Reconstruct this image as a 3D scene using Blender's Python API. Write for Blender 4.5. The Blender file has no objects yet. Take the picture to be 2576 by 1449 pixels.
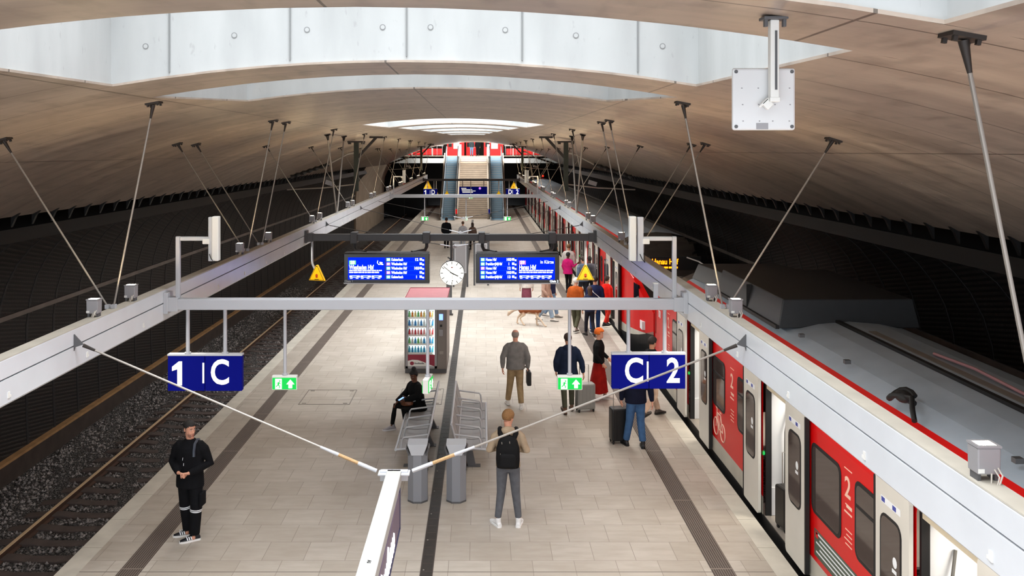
SKYE, SPREAD, STRIPE, WORLD, EXPO, LENSE = 18.5, 1.9, 60.0, 2.0, 0.66, 380.0
import bpy, math, random
import numpy as np
from mathutils import Vector, Matrix
random.seed(7)
PI = math.pi
COL = bpy.context.scene.collection
V = Vector

# ------------------------------------------------------------------ helpers
def lin(c):
    c = c / 255.0
    return c / 12.92 if c <= 0.04045 else ((c + 0.055) / 1.055) ** 2.4

def rgb(c):
    return (lin(c[0]), lin(c[1]), lin(c[2]), 1.0)

class MB:
    """collects polygons for ONE mesh object"""
    def __init__(s):
        s.v = []; s.f = []; s.mi = []
    def poly(s, pts, m=0):
        b = len(s.v); s.v.extend(tuple(p) for p in pts); s.f.append(tuple(range(b, b + len(pts)))); s.mi.append(m)
    def hexa(s, p, m=0):
        b = len(s.v); s.v.extend(tuple(q) for q in p)
        for f in ((0, 3, 2, 1), (4, 5, 6, 7), (0, 1, 5, 4), (1, 2, 6, 5), (2, 3, 7, 6), (3, 0, 4, 7)):
            s.f.append(tuple(b + i for i in f)); s.mi.append(m)
    def box(s, x0, x1, y0, y1, z0, z1, m=0):
        s.hexa([(x0, y0, z0), (x1, y0, z0), (x1, y1, z0), (x0, y1, z0), (x0, y0, z1), (x1, y0, z1), (x1, y1, z1), (x0, y1, z1)], m)
    def obox(s, c, size, mat=None, m=0):
        hx, hy, hz = size[0] / 2, size[1] / 2, size[2] / 2
        p = [V(q) for q in ((-hx, -hy, -hz), (hx, -hy, -hz), (hx, hy, -hz), (-hx, hy, -hz), (-hx, -hy, hz), (hx, -hy, hz), (hx, hy, hz), (-hx, hy, hz))]
        if mat is not None: p = [mat @ q for q in p]
        s.hexa([q + V(c) for q in p], m)
    def bar(s, a, b, w, h, up=(0, 0, 1), m=0):
        a, b = V(a), V(b); d = (b - a).normalized(); u = V(up)
        if abs(d.dot(u)) > 0.98: u = V((0, 1, 0))
        x = d.cross(u).normalized(); z = x.cross(d)
        s.hexa([a - x*w/2 - z*h/2, a + x*w/2 - z*h/2, b + x*w/2 - z*h/2, b - x*w/2 - z*h/2,
                a - x*w/2 + z*h/2, a + x*w/2 + z*h/2, b + x*w/2 + z*h/2, b - x*w/2 + z*h/2], m)
    def loft(s, rings, m=0, caps=True, closed=True):
        b = len(s.v); n = len(rings[0])
        for r in rings: s.v.extend(tuple(p) for p in r)
        for i in range(len(rings) - 1):
            for j in range(n if closed else n - 1):
                k = (j + 1) % n
                s.f.append((b + i*n + j, b + i*n + k, b + (i+1)*n + k, b + (i+1)*n + j)); s.mi.append(m)
        if caps and closed:
            s.f.append(tuple(b + j for j in reversed(range(n)))); s.mi.append(m)
            s.f.append(tuple(b + (len(rings)-1)*n + j for j in range(n))); s.mi.append(m)
    def tube(s, pts, r, n=8, m=0, caps=True, squash=None):
        pts = [V(p) for p in pts]
        rr = r if isinstance(r, (list, tuple)) else [r] * len(pts)
        rings = []; x = None
        for i, p in enumerate(pts):
            d = (pts[min(i + 1, len(pts) - 1)] - pts[max(i - 1, 0)]).normalized()
            if x is None:
                u = V((0, 0, 1)) if abs(d.z) < 0.9 else V((0, 1, 0))
                x = d.cross(u).normalized()
            else:
                x = (x - d * x.dot(d)).normalized()
            y = d.cross(x)
            rings.append([p + (x * math.cos(a) + y * math.sin(a)) * rr[i] for a in (2*PI*k/n for k in range(n))])
        s.loft(rings, m, caps)
    def cyl(s, a, b, r, n=12, m=0):
        s.tube([a, b], r, n, m)
    def prism(s, poly, axis, a, b, m=0):
        def P(u, w, t):
            return (t, u, w) if axis == 'x' else ((u, t, w) if axis == 'y' else (u, w, t))
        s.loft([[P(u, w, a) for u, w in poly], [P(u, w, b) for u, w in poly]], m)
    def ball(s, c, r, nu=12, nv=8, m=0, keep=None, mat=None):
        if not isinstance(r, (list, tuple)): r = (r, r, r)
        c = V(c)
        P = []
        for i in range(nv + 1):
            t = PI * i / nv
            P.append([V((r[0]*math.sin(t)*math.cos(2*PI*j/nu), r[1]*math.sin(t)*math.sin(2*PI*j/nu), r[2]*math.cos(t))) for j in range(nu)])
        b = len(s.v)
        for row in P: s.v.extend(tuple((mat @ q if mat else q) + c) for q in row)
        for i in range(nv):
            for j in range(nu):
                k = (j + 1) % nu
                q = (P[i][j] + P[i][k] + P[i+1][k] + P[i+1][j]) / 4
                if keep and not keep(q): continue
                f = (b+i*nu+j, b+(i+1)*nu+j, b+(i+1)*nu+k, b+i*nu+k)
                if i == 0: f = (b+j, b+nu+j, b+nu+k)
                elif i == nv-1: f = (b+i*nu+j, b+(i+1)*nu+j, b+i*nu+k)
                s.f.append(f); s.mi.append(m)
    def lathe(s, prof, n=16, c=(0, 0, 0), m=0):
        s.loft([[(c[0]+r*math.cos(2*PI*k/n), c[1]+r*math.sin(2*PI*k/n), c[2]+z) for k in range(n)] for r, z in prof], m)
    def build(s, name, mats, parent=None, smooth=False, bevel=0, world=False, cols=None):
        me = bpy.data.meshes.new(name)
        vv = s.v
        if world and parent is not None:
            l = parent.location; vv = [(p[0]-l[0], p[1]-l[1], p[2]-l[2]) for p in vv]
        me.from_pydata(vv, [], s.f)
        if not isinstance(mats, (list, tuple)): mats = [mats]
        for m in mats: me.materials.append(m)
        if len(mats) > 1: me.polygons.foreach_set('material_index', s.mi)
        if smooth:
            me.polygons.foreach_set('use_smooth', [True]*len(s.f))
            me.set_sharp_from_angle(angle=math.radians(smooth if smooth > 1 else 45))
        me.validate(); me.update()
        o = bpy.data.objects.new(name, me); COL.objects.link(o)
        if parent is not None: o.parent = parent
        if bevel:
            bv = o.modifiers.new('bevel', 'BEVEL'); bv.width = bevel; bv.segments = 2; bv.limit_method = 'ANGLE'; bv.angle_limit = math.radians(50)
        return o

def tag(o, label=None, cat=None, group=None, kind=None):
    if label: o['label'] = label
    if cat: o['category'] = cat
    if group: o['group'] = group
    if kind: o['kind'] = kind
    return o

def thing(name, label, cat, loc=(0, 0, 0), rz=0, group=None, kind=None):
    o = bpy.data.objects.new(name, None); COL.objects.link(o); o.empty_display_size = 0.1
    o.location = loc; o.rotation_euler = (0, 0, rz)
    return tag(o, label, cat, group, kind)

def struct(name, mb, mats, parent=None, smooth=False):
    o = mb.build(name, mats, parent, smooth)
    if parent is None: o['kind'] = 'structure'
    return o

def copy_tree(o, parent=None):
    c = o.copy(); COL.objects.link(c)
    if parent is not None: c.parent = parent
    for ch in list(o.children): copy_tree(ch, c)
    return c

def text(body, size, loc, rot, m, parent, name='lettering', bold=0.0, align='LEFT', depth=0.002, sx=1.0):
    cu = bpy.data.curves.new(name, 'FONT'); cu.body = body; cu.size = size; cu.extrude = depth; cu.offset = bold
    cu.align_x = align; cu.align_y = 'CENTER'; cu.resolution_u = 4
    cu.materials.append(m)
    o = bpy.data.objects.new(name, cu); COL.objects.link(o); o.location = loc; o.rotation_euler = rot; o.scale = (sx, 1, 1)
    if parent is not None: o.parent = parent
    return o
FACE = (PI/2, 0, 0)          # lettering that faces the hall's open end (-Y)

def area(name, loc, rot, sx, sy, energy, col=(1, 1, 1), spread=PI):
    l = bpy.data.lights.new(name, 'AREA'); l.shape = 'RECTANGLE'; l.size = sx; l.size_y = sy; l.energy = energy; l.color = col; l.spread = spread
    o = bpy.data.objects.new(name, l); COL.objects.link(o); o.location = loc; o.rotation_euler = rot
    return o

# ------------------------------------------------------------------ materials
class NT:
    def __init__(s, name):
        s.m = bpy.data.materials.new(name); s.m.use_nodes = True; s.t = s.m.node_tree
        s.b = s.t.nodes['Principled BSDF']
    def n(s, typ, **kw):
        nd = s.t.nodes.new(typ)
        for k, v in kw.items():
            if k.startswith('_'): setattr(nd, k[1:], v)
            else: s.set(nd, k, v)
        return nd
    def set(s, nd, k, v):
        i = nd.inputs[int(k[1:])] if k[0] == 'i' and k[1:].isdigit() else nd.inputs[k.replace('__', ' ')]
        if isinstance(v, bpy.types.NodeSocket): s.t.links.new(v, i)
        else: i.default_value = v
    def math(s, op, a, b=0.0):
        return s.n('ShaderNodeMath', _operation=op, i0=a, i1=b).outputs[0]
    def mix(s, f, a, b):
        nd = s.t.nodes.new('ShaderNodeMix'); nd.data_type = 'RGBA'
        for k, v in ((0, f), (6, a), (7, b)):
            if isinstance(v, bpy.types.NodeSocket): s.t.links.new(v, nd.inputs[k])
            else: nd.inputs[k].default_value = v
        return nd.outputs[2]
    def pos(s): return s.n('ShaderNodeNewGeometry').outputs['Position']
    def obj(s): return s.n('ShaderNodeTexCoord').outputs['Object']
    def xyz(s, v):
        o = s.n('ShaderNodeSeparateXYZ', i0=v).outputs; return o[0], o[1], o[2]
    def scale(s, v, sc):
        return s.n('ShaderNodeMapping', Vector=v, Scale=sc).outputs[0]
    def noise(s, v, sc, det=3.0, rough=.5):
        return s.n('ShaderNodeTexNoise', Vector=v, Scale=sc, Detail=det, Roughness=rough).outputs[0]
    def ramp(s, f, a, b):
        return s.n('ShaderNodeMapRange', i0=f, i1=a, i2=b).outputs[0]
    def bump(s, h, st, dist=.02):
        s.t.links.new(s.n('ShaderNodeBump', Height=h, Strength=st, Distance=dist).outputs[0], s.b.inputs['Normal'])
    def line(s, x, period, w, off=0.0):
        """1 on a thin line every <period>"""
        f = s.math('FRACT', s.math('DIVIDE', s.math('ADD', x, 1000*period + off), period))
        return s.math('LESS_THAN', f, w / period)

def M(name, c, rough=.5, metal=0.0, var=0.0, vs=6.0, bump=0.0, bs=40.0, emit=None, es=1.0, spec=.5, alpha=None, coat=0, trans=0):
    t = NT(name); b = t.b
    b.inputs['Base Color'].default_value = rgb(c); b.inputs['Roughness'].default_value = rough; b.inputs['Metallic'].default_value = metal
    b.inputs['Specular IOR Level'].default_value = spec
    if coat: b.inputs['Coat Weight'].default_value = coat; b.inputs['Coat Roughness'].default_value = .08
    if trans: b.inputs['Transmission Weight'].default_value = trans
    if var:
        f = t.ramp(t.noise(t.obj(), vs, 4.0), .25, .75)
        d = tuple(max(0, x*(1-var)) for x in rgb(c)[:3]) + (1,); u = tuple(min(1, x*(1+var*.6)) for x in rgb(c)[:3]) + (1,)
        t.t.links.new(t.mix(f, d, u), b.inputs['Base Color'])
    if bump: t.bump(t.noise(t.obj(), bs, 3.0), bump, .01)
    if emit: b.inputs['Emission Color'].default_value = rgb(emit); b.inputs['Emission Strength'].default_value = es
    if alpha is not None: b.inputs['Alpha'].default_value = alpha
    return t.m

def cloth(name, c, var=.25): return M(name, c, .9, 0, var, 9.0, .25, 160.0, spec=.2)

def mat_floor():
    t = NT('platform_paving'); p = t.pos()
    br = t.n('ShaderNodeTexBrick', Vector=p, Color1=rgb((186, 178, 168)), Color2=rgb((172, 163, 152)), Mortar=rgb((116, 107, 98)), Scale=1.0)
    br.offset = .5; br.offset_frequency = 2; br.squash = 1.0
    for k, v in (('Mortar Size', .004), ('Mortar Smooth', .3), ('Bias', .1), ('Brick Width', .6), ('Row Height', .6)): br.inputs[k].default_value = v
    x, y, z = t.xyz(p)
    streak = t.ramp(t.noise(t.scale(p, (1.1, 4.5, 1)), 1.6, 5.0, .6), .3, .72)
    c = t.mix(t.math('MULTIPLY', streak, .55), br.outputs[0], rgb((150, 139, 126)))
    blot = t.ramp(t.noise(p, .45, 4.0), .45, .75)
    c = t.mix(t.math('MULTIPLY', blot, .35), c, rgb((142, 130, 118)))
    j = t.line(y, 8.5, .018, -3.75)
    c = t.mix(j, c, rgb((105, 98, 90)))
    t.set(t.b, 'Base Color', c)
    t.set(t.b, 'Roughness', t.ramp(t.noise(p, 3.0), -.6, 1.4))
    t.b.inputs['Specular IOR Level'].default_value = .35
    t.bump(br.outputs[1], -.15, .004)
    return t.m

def mat_vault():
    t = NT('vault_concrete'); p = t.pos(); x, y, z = t.xyz(p)
    n1 = t.ramp(t.noise(t.scale(p, (.35, 1.3, .35)), 1.3, 6.0, .62), .3, .7)
    c = t.mix(n1, rgb((134, 121, 111)), rgb((174, 160, 147)))
    n2 = t.ramp(t.noise(t.scale(p, (2.5, .8, 1)), 2.2, 4.0), .52, .8)
    c = t.mix(t.math('MULTIPLY', n2, .55), c, rgb((92, 82, 74)))
    l1 = t.line(y, 1.22, .02, .35); l2 = t.line(x, 2.9, .022, .2)
    c = t.mix(t.math('MULTIPLY', t.math('MAXIMUM', l1, l2), .75), c, rgb((54, 46, 41)))
    t.set(t.b, 'Base Color', c)
    t.b.inputs['Roughness'].default_value = .4; t.b.inputs['Specular IOR Level'].default_value = .45
    t.bump(t.noise(p, 5.0, 5.0), .12, .03)
    return t.m

def mat_mesh():
    t = NT('expanded_metal'); p = t.pos(); x, y, z = t.xyz(p)
    row = t.math('SINE', t.math('MULTIPLY', t.math('ADD', z, t.math('MULTIPLY', y, .18)), 2*PI/.085))
    fine = t.math('SINE', t.math('MULTIPLY', t.math('ADD', y, t.math('MULTIPLY', z, .5)), 2*PI/.045))
    f = t.math('MULTIPLY', t.ramp(row, -.1, .7), t.ramp(fine, -.9, .5))
    t.set(t.b, 'Base Color', t.mix(f, rgb((5, 4, 4)), rgb((54, 48, 45))))
    t.b.inputs['Roughness'].default_value = .6
    t.bump(f, .4, .02)
    return t.m

def mat_ballast():
    t = NT('ballast'); p = t.pos()
    vo = t.n('ShaderNodeTexVoronoi', Vector=p, Scale=17.0)
    v = t.n('ShaderNodeTexVoronoi', Vector=p, Scale=17.0, _feature='DISTANCE_TO_EDGE').outputs[0]
    k = t.xyz(vo.outputs['Color'])[0]
    c = t.mix(k, rgb((88, 83, 81)), rgb((148, 142, 139)))
    c = t.mix(t.ramp(v, 0, .2), rgb((22, 19, 18)), c)
    t.set(t.b, 'Base Color', c); t.b.inputs['Roughness'].default_value = .9
    t.bump(t.ramp(v, 0, .35), 1.0, .05)
    return t.m

def mat_white_concrete():
    t = NT('white_concrete'); p = t.pos()
    n = t.ramp(t.noise(t.scale(p, (1, 1, .25)), 3.0, 5.0), .35, .75)
    c = t.mix(t.math('MULTIPLY', n, .6), rgb((168, 170, 170)), rgb((144, 146, 146)))
    s = t.ramp(t.noise(t.scale(p, (5, 5, 2)), 4.0, 3.0), .66, .75)
    t.set(t.b, 'Base Color', t.mix(t.math('MULTIPLY', s, .25), c, rgb((110, 110, 108))))
    t.b.inputs['Roughness'].default_value = .8
    return t.m

FLOOR = mat_floor(); VAULT = mat_vault(); MESH = mat_mesh(); BALLAST = mat_ballast(); WCON = mat_white_concrete()
EDGE = M('edge_stone', (190, 184, 172), .8, 0, .15, 3.0)
TACT = M('tactile_brown', (70, 60, 54), .6, 0, .2, 8.0)
TACTL = M('tactile_ridge', (124, 112, 103), .5)
DRAIN = M('drain_dark', (50, 45, 41), .6, .2, .3, 9.0)
STEEL = M('beam_paint', (214, 217, 222), .27, .06, .06, 2.0)
STEELT = M('beam_top', (188, 182, 170), .6, 0, .12, 4.0)
GROOVE = M('groove', (40, 42, 46), .7)
GREYM = M('grey_paint', (186, 188, 193), .42, .06)
DGREY = M('dark_grey_paint', (88, 88, 90), .5, .1)
LAMPG = M('lamp_grey', (150, 148, 150), .5, .1)
WHITEP = M('white_paint', (226, 225, 220), .5)
RODM = M('rod_steel', (150, 143, 135), .45, .3)
DARKM = M('dark_steel', (52, 46, 42), .55, .3)
BLACK = M('black_steel', (14, 13, 13), .6)
BLACKG = M('black_gloss', (10, 10, 12), .2)
RUST = M('rail_rust', (84, 58, 46), .8, 0, .3, 10.0)
RAILTOP = M('rail_top_glint', (248, 214, 172), .3, .2)  # pale gold puts the highlight along the rail into its colour
SLEEP = M('sleeper', (84, 72, 68), .85, 0, .25, 6.0)
CURB = M('kerb_concrete', (62, 50, 44), .9, 0, .3, 3.0)
LEDGE = M('kerb_top_lit', (168, 128, 84), .8, 0, .35, 3.0)  # brighter than the kerb face: light on the ledge painted in
LENS = M('lamp_lens', (255, 240, 215), .3, emit=(255, 226, 178), es=LENSE)
STRIP = M('light_strip_lens', (255, 250, 240), .3, emit=(255, 244, 228), es=5)
BLUE = M('sign_blue', (3, 10, 104), .7, emit=(2, 14, 150), es=.10, spec=.08)
SIGNW = M('sign_white', (240, 240, 240), .5, emit=(255, 255, 255), es=.35)
GREEN = M('exit_green', (10, 120, 50), .6, emit=(30, 205, 80), es=.62, spec=.1)
GREENW = M('exit_white', (250, 255, 250), .5, emit=(240, 255, 240), es=1.4)
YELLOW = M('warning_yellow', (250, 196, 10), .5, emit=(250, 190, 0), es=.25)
SCREEN = M('screen_blue', (0, 2, 20), .6, emit=(0, 40, 235), es=.8, spec=.05)
SCREEN2 = M('screen_blue_row', (0, 6, 30), .6, emit=(14, 84, 240), es=.8, spec=.05)
SCRW = M('screen_white', (230, 240, 255), .3, emit=(225, 240, 255), es=1.5)
BADGEG = M('badge_green', (120, 210, 120), .4, emit=(110, 225, 120), es=1.0)
BADGEP = M('badge_purple', (170, 110, 200), .4, emit=(175, 105, 215), es=1.0)
RED = M('train_red', (206, 2, 5), .38, coat=.1, var=.06, vs=1.0, spec=.3)
TWHITE = M('train_white', (205, 202, 194), .35, var=.06, vs=2.0)
TGREY = M('train_skirt', (186, 182, 170), .5, var=.15, vs=3.0)
ROOF = M('train_roof', (176, 190, 203), .42, var=.12, vs=2.0)
GLASSD = M('dark_glass', (22, 20, 20), .06, spec=.9)
RUBBER = M('rubber', (16, 16, 17), .6)
ACG = M('aircon_grey', (46, 48, 50), .5, var=.1)
INTW = M('interior_white', (214, 216, 218), .5)
INTB = M('interior_beige', (196, 184, 160), .6)
GREENP = M('poster_green', (70, 84, 70), .5)
LED = M('led_orange', (255, 120, 10), .5, emit=(255, 118, 8), es=3.2)
MAROON = M('maroon', (140, 22, 52), .45)
MACHT = M('machine_top', (168, 104, 108), .4, var=.1)
MACH = M('machine_body', (122, 114, 108), .5)
COLD = M('cold_backlight', (220, 245, 245), .5, emit=(215, 248, 250), es=1.5)
ESCT = M('escalator_step', (88, 120, 138), .5, .1)
ESCG = M('escalator_glass', (214, 228, 240), .25)
STONE = M('stair_stone', (176, 162, 146), .8, 0, .15, 2.0)
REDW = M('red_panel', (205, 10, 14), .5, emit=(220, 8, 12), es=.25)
PORTAL = M('portal_grey', (196, 200, 198), .7, 0, .15, 1.0)
SIDEC = M('side_concrete', (158, 142, 124), .85, 0, .2, 1.2)
BENCH = M('bench_metal', (192, 194, 198), .4, .15)
BENCHM = M('bench_mesh', (158, 156, 155), .55, .1)
BIN = M('bin_grey', (136, 138, 144), .45, .1)
VIOLET = M('banner_violet', (104, 88, 108), .5)
BANW = M('banner_white', (168, 168, 164), .6)
TGL = M('window_sheen', (62, 52, 49), .06, spec=.8)  # brown base lightened to paint in the platform's reflection
HATCHM = M('hatch_rim', (112, 104, 96), .6)
VIOLETD = M('banner_navy', (58, 56, 84), .5)
# ------------------------------------------------------------------ vault, walls, floor  (X = 0 platform axis, Y = away from camera)
RV, Z0 = 17.6, 6.79
def vz(x): return Z0 - (RV - math.sqrt(RV*RV - x*x))
SKY = [(0.4, 4.3, 3.07, 3.05), (5.4, 8.75, 3.07, 2.92), (10.15, 12.45, 3.06, 2.55), (23.8, 28.2, 2.5, 2.2), (29.2, 33.2, 2.05, 1.8),
       (34.2, 38.2, 1.65, 1.45), (39.2, 43.2, 1.3, 1.15), (44.2, 47.6, 1.0, .9)]
YA, YB, XE = -4.0, 86.0, 8.5
ys = {YA, YB}
for a, b, w0, w1 in SKY: ys |= {a, b, (a + b)/2}
y = YA
while y < YB: ys.add(round(y, 2)); y += 3.0
ys = sorted(ys)
def hole(ya, yb):
    for a, b, w0, w1 in SKY:
        if ya >= a - 1e-6 and yb <= b + 1e-6:
            f = lambda q: w0 + (w1 - w0)*(q - a)/(b - a)
            return f(ya), f(yb)
    return None
mb = MB()
def row(ya, yb, xa0, xb0, xa1, xb1, n):
    r0 = [(xa0 + (xb0 - xa0)*i/n, ya) for i in range(n + 1)]; r1 = [(xa1 + (xb1 - xa1)*i/n, yb) for i in range(n + 1)]
    mb.loft([[(x, yy, vz(x)) for x, yy in r0], [(x, yy, vz(x)) for x, yy in r1]], closed=False)
for ya, yb in zip(ys[:-1], ys[1:]):
    h = hole(ya, yb)
    if h:
        row(ya, yb, -XE, -h[0], -XE, -h[1], 14); row(ya, yb, h[0], XE, h[1], XE, 14)
    else: row(ya, yb, -XE, XE, -XE, XE, 36)
struct('ceiling', mb, VAULT, smooth=60)
# skylight shafts: brown lip below, white concrete above, form-tie dimples and joints
TIE = M('tie_hole', (118, 120, 120), .8)
for k, (a, b, w0, w1) in enumerate(SKY):
    mb = MB(); n = 12; H = 2.4
    near = [(-w0 + 2*w0*i/n, a) for i in range(n + 1)]; far = [(w1 - 2*w1*i/n, b) for i in range(n + 1)]
    loop = near + far
    lo = [(x, yy, vz(x)) for x, yy in loop]; mid = [(x, yy, vz(x) + .022) for x, yy in loop]
    def ins(x, yy, d):
        return (x + (d if x < 0 else -d) * (abs(x) > w1 - .05), yy + (d if yy < (a+b)/2 else -d))
    mid2 = [ins(x, yy, -.03) + (vz(x) + .022,) for x, yy in loop]; top = [ins(x, yy, -.03) + (vz(x) + H,) for x, yy in loop]
    mb.loft([lo, mid], 0, caps=False); mb.loft([mid, mid2], 0, caps=False); mb.loft([mid2, top], 1, caps=False)
    if k == 1:
        for x in (-2.6, -1.71, -.98, -.22, .26, 1.01, 1.72, 2.59):
            zc = vz(x) + .055 + .30
            mb.cyl((x, b + .032, zc), (x, b + .0275, zc), .030, 18, 2)
            mb.cyl((x, b + .032, zc), (x, b + .0265, zc), .021, 16, 1)
        for x in (-2.36, -1.15, .02, 1.18, 2.34):
            mb.box(x - .007, x + .007, b + .015, b + .031, vz(x) + .06, vz(x) + H, 2)
    struct('ceiling_skylight_%d' % (k + 1), mb, [VAULT, WCON, TIE], smooth=35)
    area('daylight', (0, (a + b)/2, Z0 + H + .15), (0, 0, 0), w0 + w1, b - a + .1, SKYE * (1 if a < 9 else .62 if a < 20 else 1.4) * (w0 + w1)*(b - a), (.93, .97, 1.0), SPREAD if a < 20 else 2.4)

# unseen black lid and sides added above the vault against light leaks
ZT = Z0 + 2.4 + .45
mb = MB(); mb.box(-12, 12, -4, 86, ZT, ZT + .1)
for s in (-1, 1): mb.box(min(s*9.95, s*12), max(s*9.95, s*12), -4, 86, 5.2, ZT)
mb.loft([[(-9.9 + 19.8*i/20, -4, max(5.2, vz(min(8.5, max(-8.5, -9.9 + 19.8*i/20))) + .01)) for i in range(21)], [(-9.9 + 19.8*i/20, -4, ZT) for i in range(21)]], closed=False)
struct('ceiling_light_block', mb, BLACK)
# platform
mb = MB(); mb.box(-4.87, 4.87, 11.0 - 14, 95, -.9, 0); struct('floor', mb, FLOOR)
for sx, nm in ((-1, 'left'), (1, 'right')):
    e = MB()
    y = -3.0
    while y < 95:
        x0, x1 = sorted((sx*4.87, sx*5.17)); e.box(x0, x1, y + .004, y + .996, -.22, .004); y += 1.0
    e.box(min(sx*4.87, sx*5.06), max(sx*4.87, sx*5.06), -3, 95, -1.2, -.22, 1)
    struct('trim_edge_' + nm, e, [EDGE, CURB])
    t = MB(); x0, x1 = sx*4.16 - .155, sx*4.16 + .155
    t.box(x0, x1, -3, 95, -.02, .004)
    for i in range(9):
        xx = x0 + .02 + i*.0335; t.box(xx, xx + .010, -3, 95, .003, .009, 1)
    for yy in np.arange(-2.2, 95, 2.42): t.box(x0, x1, yy, yy + .03, .003, .0095, 1)
    struct('trim_tactile_' + nm, t, [TACT, TACTL])
d = MB(); d.box(-.085, .085, -3, 75, -.02, .006)
for s in (-1, 1): d.box(s*.085 - .006, s*.085 + .006, -3, 75, -.02, .009, 1)
for yy in np.arange(11.5, 30, .25): d.box(-.07, .07, yy, yy + .012, .005, .008, 1)
struct('trim_drain', d, [DRAIN, TACT])
for i, yy in enumerate(np.arange(12.3, 60, .95)):
    b = MB(); b.cyl((-.045, yy, .006), (-.045, yy, .012), .012, 8); o = b.build('drain_stud', RODM, bpy.data.objects['trim_drain'])
# service hatches let into the paving
for nm, x0, x1, y0, y1, lab in (('floor_hatch', -3.5, -2.3, 20.35, 21.6, 'rectangular paved hatch with dark steel rim left of the vending machine'),
                                ('floor_hatch', -1.2, -.16, 20.35, 21.7, 'rectangular paved hatch with dark steel rim behind the seated woman')):
    h = MB(); w = .018
    h.box(x0, x1, y0, y0 + w, 0, .006); h.box(x0, x1, y1 - w, y1, 0, .006); h.box(x0, x0 + w, y0, y1, 0, .006); h.box(x1 - w, x1, y0, y1, 0, .006)
    for cx in (x0 + .12, x1 - .12):
        for cy in (y0 + .1, y1 - .1): h.box(cx - .05, cx + .05, cy - .015, cy + .015, 0, .007)
    tag(h.build(nm, HATCHM), lab, 'hatch')

# trackbeds, rails, sleepers
for sx, nm in ((-1, 'left'), (1, 'right')):
    g = MB(); nx, ny = 24, 200
    xs = [sx*(5.0 + 4.3*i/nx) for i in range(nx + 1)]
    rows = []
    for j in range(ny + 1):
        yy = -3 + (120 + 3)*(j/ny)
        rows.append([(x, yy, -1.15 + .02*math.sin(x*9 + yy*3) + .015*math.sin(yy*11 + x*4)) for x in xs])
    g.loft(rows, closed=False)
    tag(g.build('ground_trackbed', BALLAST, smooth=80), kind='structure')
    if sx > 0: continue
    for xr, lab in ((-7.49, 'far running rail of the empty left track'), (-5.99, 'near running rail of the empty left track, beside the platform edge')):
        t = thing('rail', lab, 'rail', (xr, 50, -1.0))
        r = MB(); r.prism([(-.07, -.14), (.07, -.14), (.07, -.125), (.012, -.11), (.012, -.04), (-.012, -.04), (-.012, -.11), (-.07, -.125)], 'y', -53, 70); r.prism([(-.036, -.045), (.036, -.045), (.036, -.004), (-.036, -.004)], 'y', -53, 70)
        r.build('rail_web', RUST, t)
        r = MB(); r.prism([(-.034, -.004), (.034, -.004), (.03, .006), (-.03, .006)], 'y', -53, 70); r.build('running_surface', RAILTOP, t)
    sl = MB(); sl.prism([(-1.3, -.10), (1.3, -.10), (1.3, 0.0), (.95, .035), (.55, .035), (.3, 0), (-.3, 0), (-.55, .035), (-.95, .035), (-1.3, 0)], 'y', -.12, .12)
    s0 = None
    for i in range(100):
        yy = 13.3 + .6*i
        if s0 is None: s0 = o = sl.build('sleeper', SLEEP, bevel=.012)
        else: o = s0.copy(); COL.objects.link(o)
        o.location = (-6.74, yy, -1.135)
        tag(o, 'reddish concrete sleeper under the empty left track', 'sleeper', 'sleepers of the left track')
# loose stones
rng = np.random.default_rng(3); N = 15000
oc = np.array([(1, 0, 0), (-1, 0, 0), (0, 1, 0), (0, -1, 0), (0, 0, 1), (0, 0, -1)], float)
of = np.array([(0, 2, 4), (2, 1, 4), (1, 3, 4), (3, 0, 4), (2, 0, 5), (1, 2, 5), (3, 1, 5), (0, 3, 5)])
c = np.stack([rng.uniform(-9.2, -5.15, N), 13 + 32*rng.random(N)**1.5, np.full(N, -1.14)], 1)
km = (np.abs(((c[:, 1] - 13.3 + .3) % .6) - .3) > .17) & (np.abs(c[:, 0] + 7.49) > .12) & (np.abs(c[:, 0] + 5.99) > .12); km |= (np.abs(c[:, 0] + 6.74) > 1.36) & (np.abs(c[:, 0] + 7.49) > .12)
c = c[km & (np.abs(c[:, 0] + 5.11) > .12)]; N = len(c)
sz = rng.uniform(.02, .045, (N, 1, 1)) * rng.uniform(.6, 1.3, (N, 6, 3)); an = rng.uniform(0, 6.28, N)
pv = oc[None]*sz; ca, sa = np.cos(an)[:, None], np.sin(an)[:, None]
pv = np.stack([pv[..., 0]*ca - pv[..., 1]*sa, pv[..., 0]*sa + pv[..., 1]*ca, pv[..., 2] + .3*pv[..., 0]], 2) + c[:, None]
fv = (of[None] + 6*np.arange(N)[:, None, None]).reshape(-1, 3)
me = bpy.data.meshes.new('ballast_stones'); me.from_pydata(pv.reshape(-1, 3).tolist(), [], fv.tolist())
STN = NT('stone'); _k = STN.n('ShaderNodeObjectInfo'); _p = STN.noise(STN.pos(), 9.0, 2.0)
STN.set(STN.b, 'Base Color', STN.mix(STN.ramp(_p, .35, .65), rgb((70, 66, 65)), rgb((168, 160, 157)))); STN.b.inputs['Roughness'].default_value = .9
me.materials.append(STN.m)
o = bpy.data.objects.new('ballast_stones', me); COL.objects.link(o); tag(o, 'dark crushed stone ballast around the left track sleepers', 'ballast', kind='stuff')
lb = MB(); lb.ball((-9.0, 15.0, -1.08), (.06, .05, .05), 8, 6); tag(lb.build('litter', M('litter_blue', (40, 60, 160), .6)), 'crumpled blue wrapper on the ballast by the left wall', 'litter')

RIBM = M('rib_dark', (36, 36, 38), .6)
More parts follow.
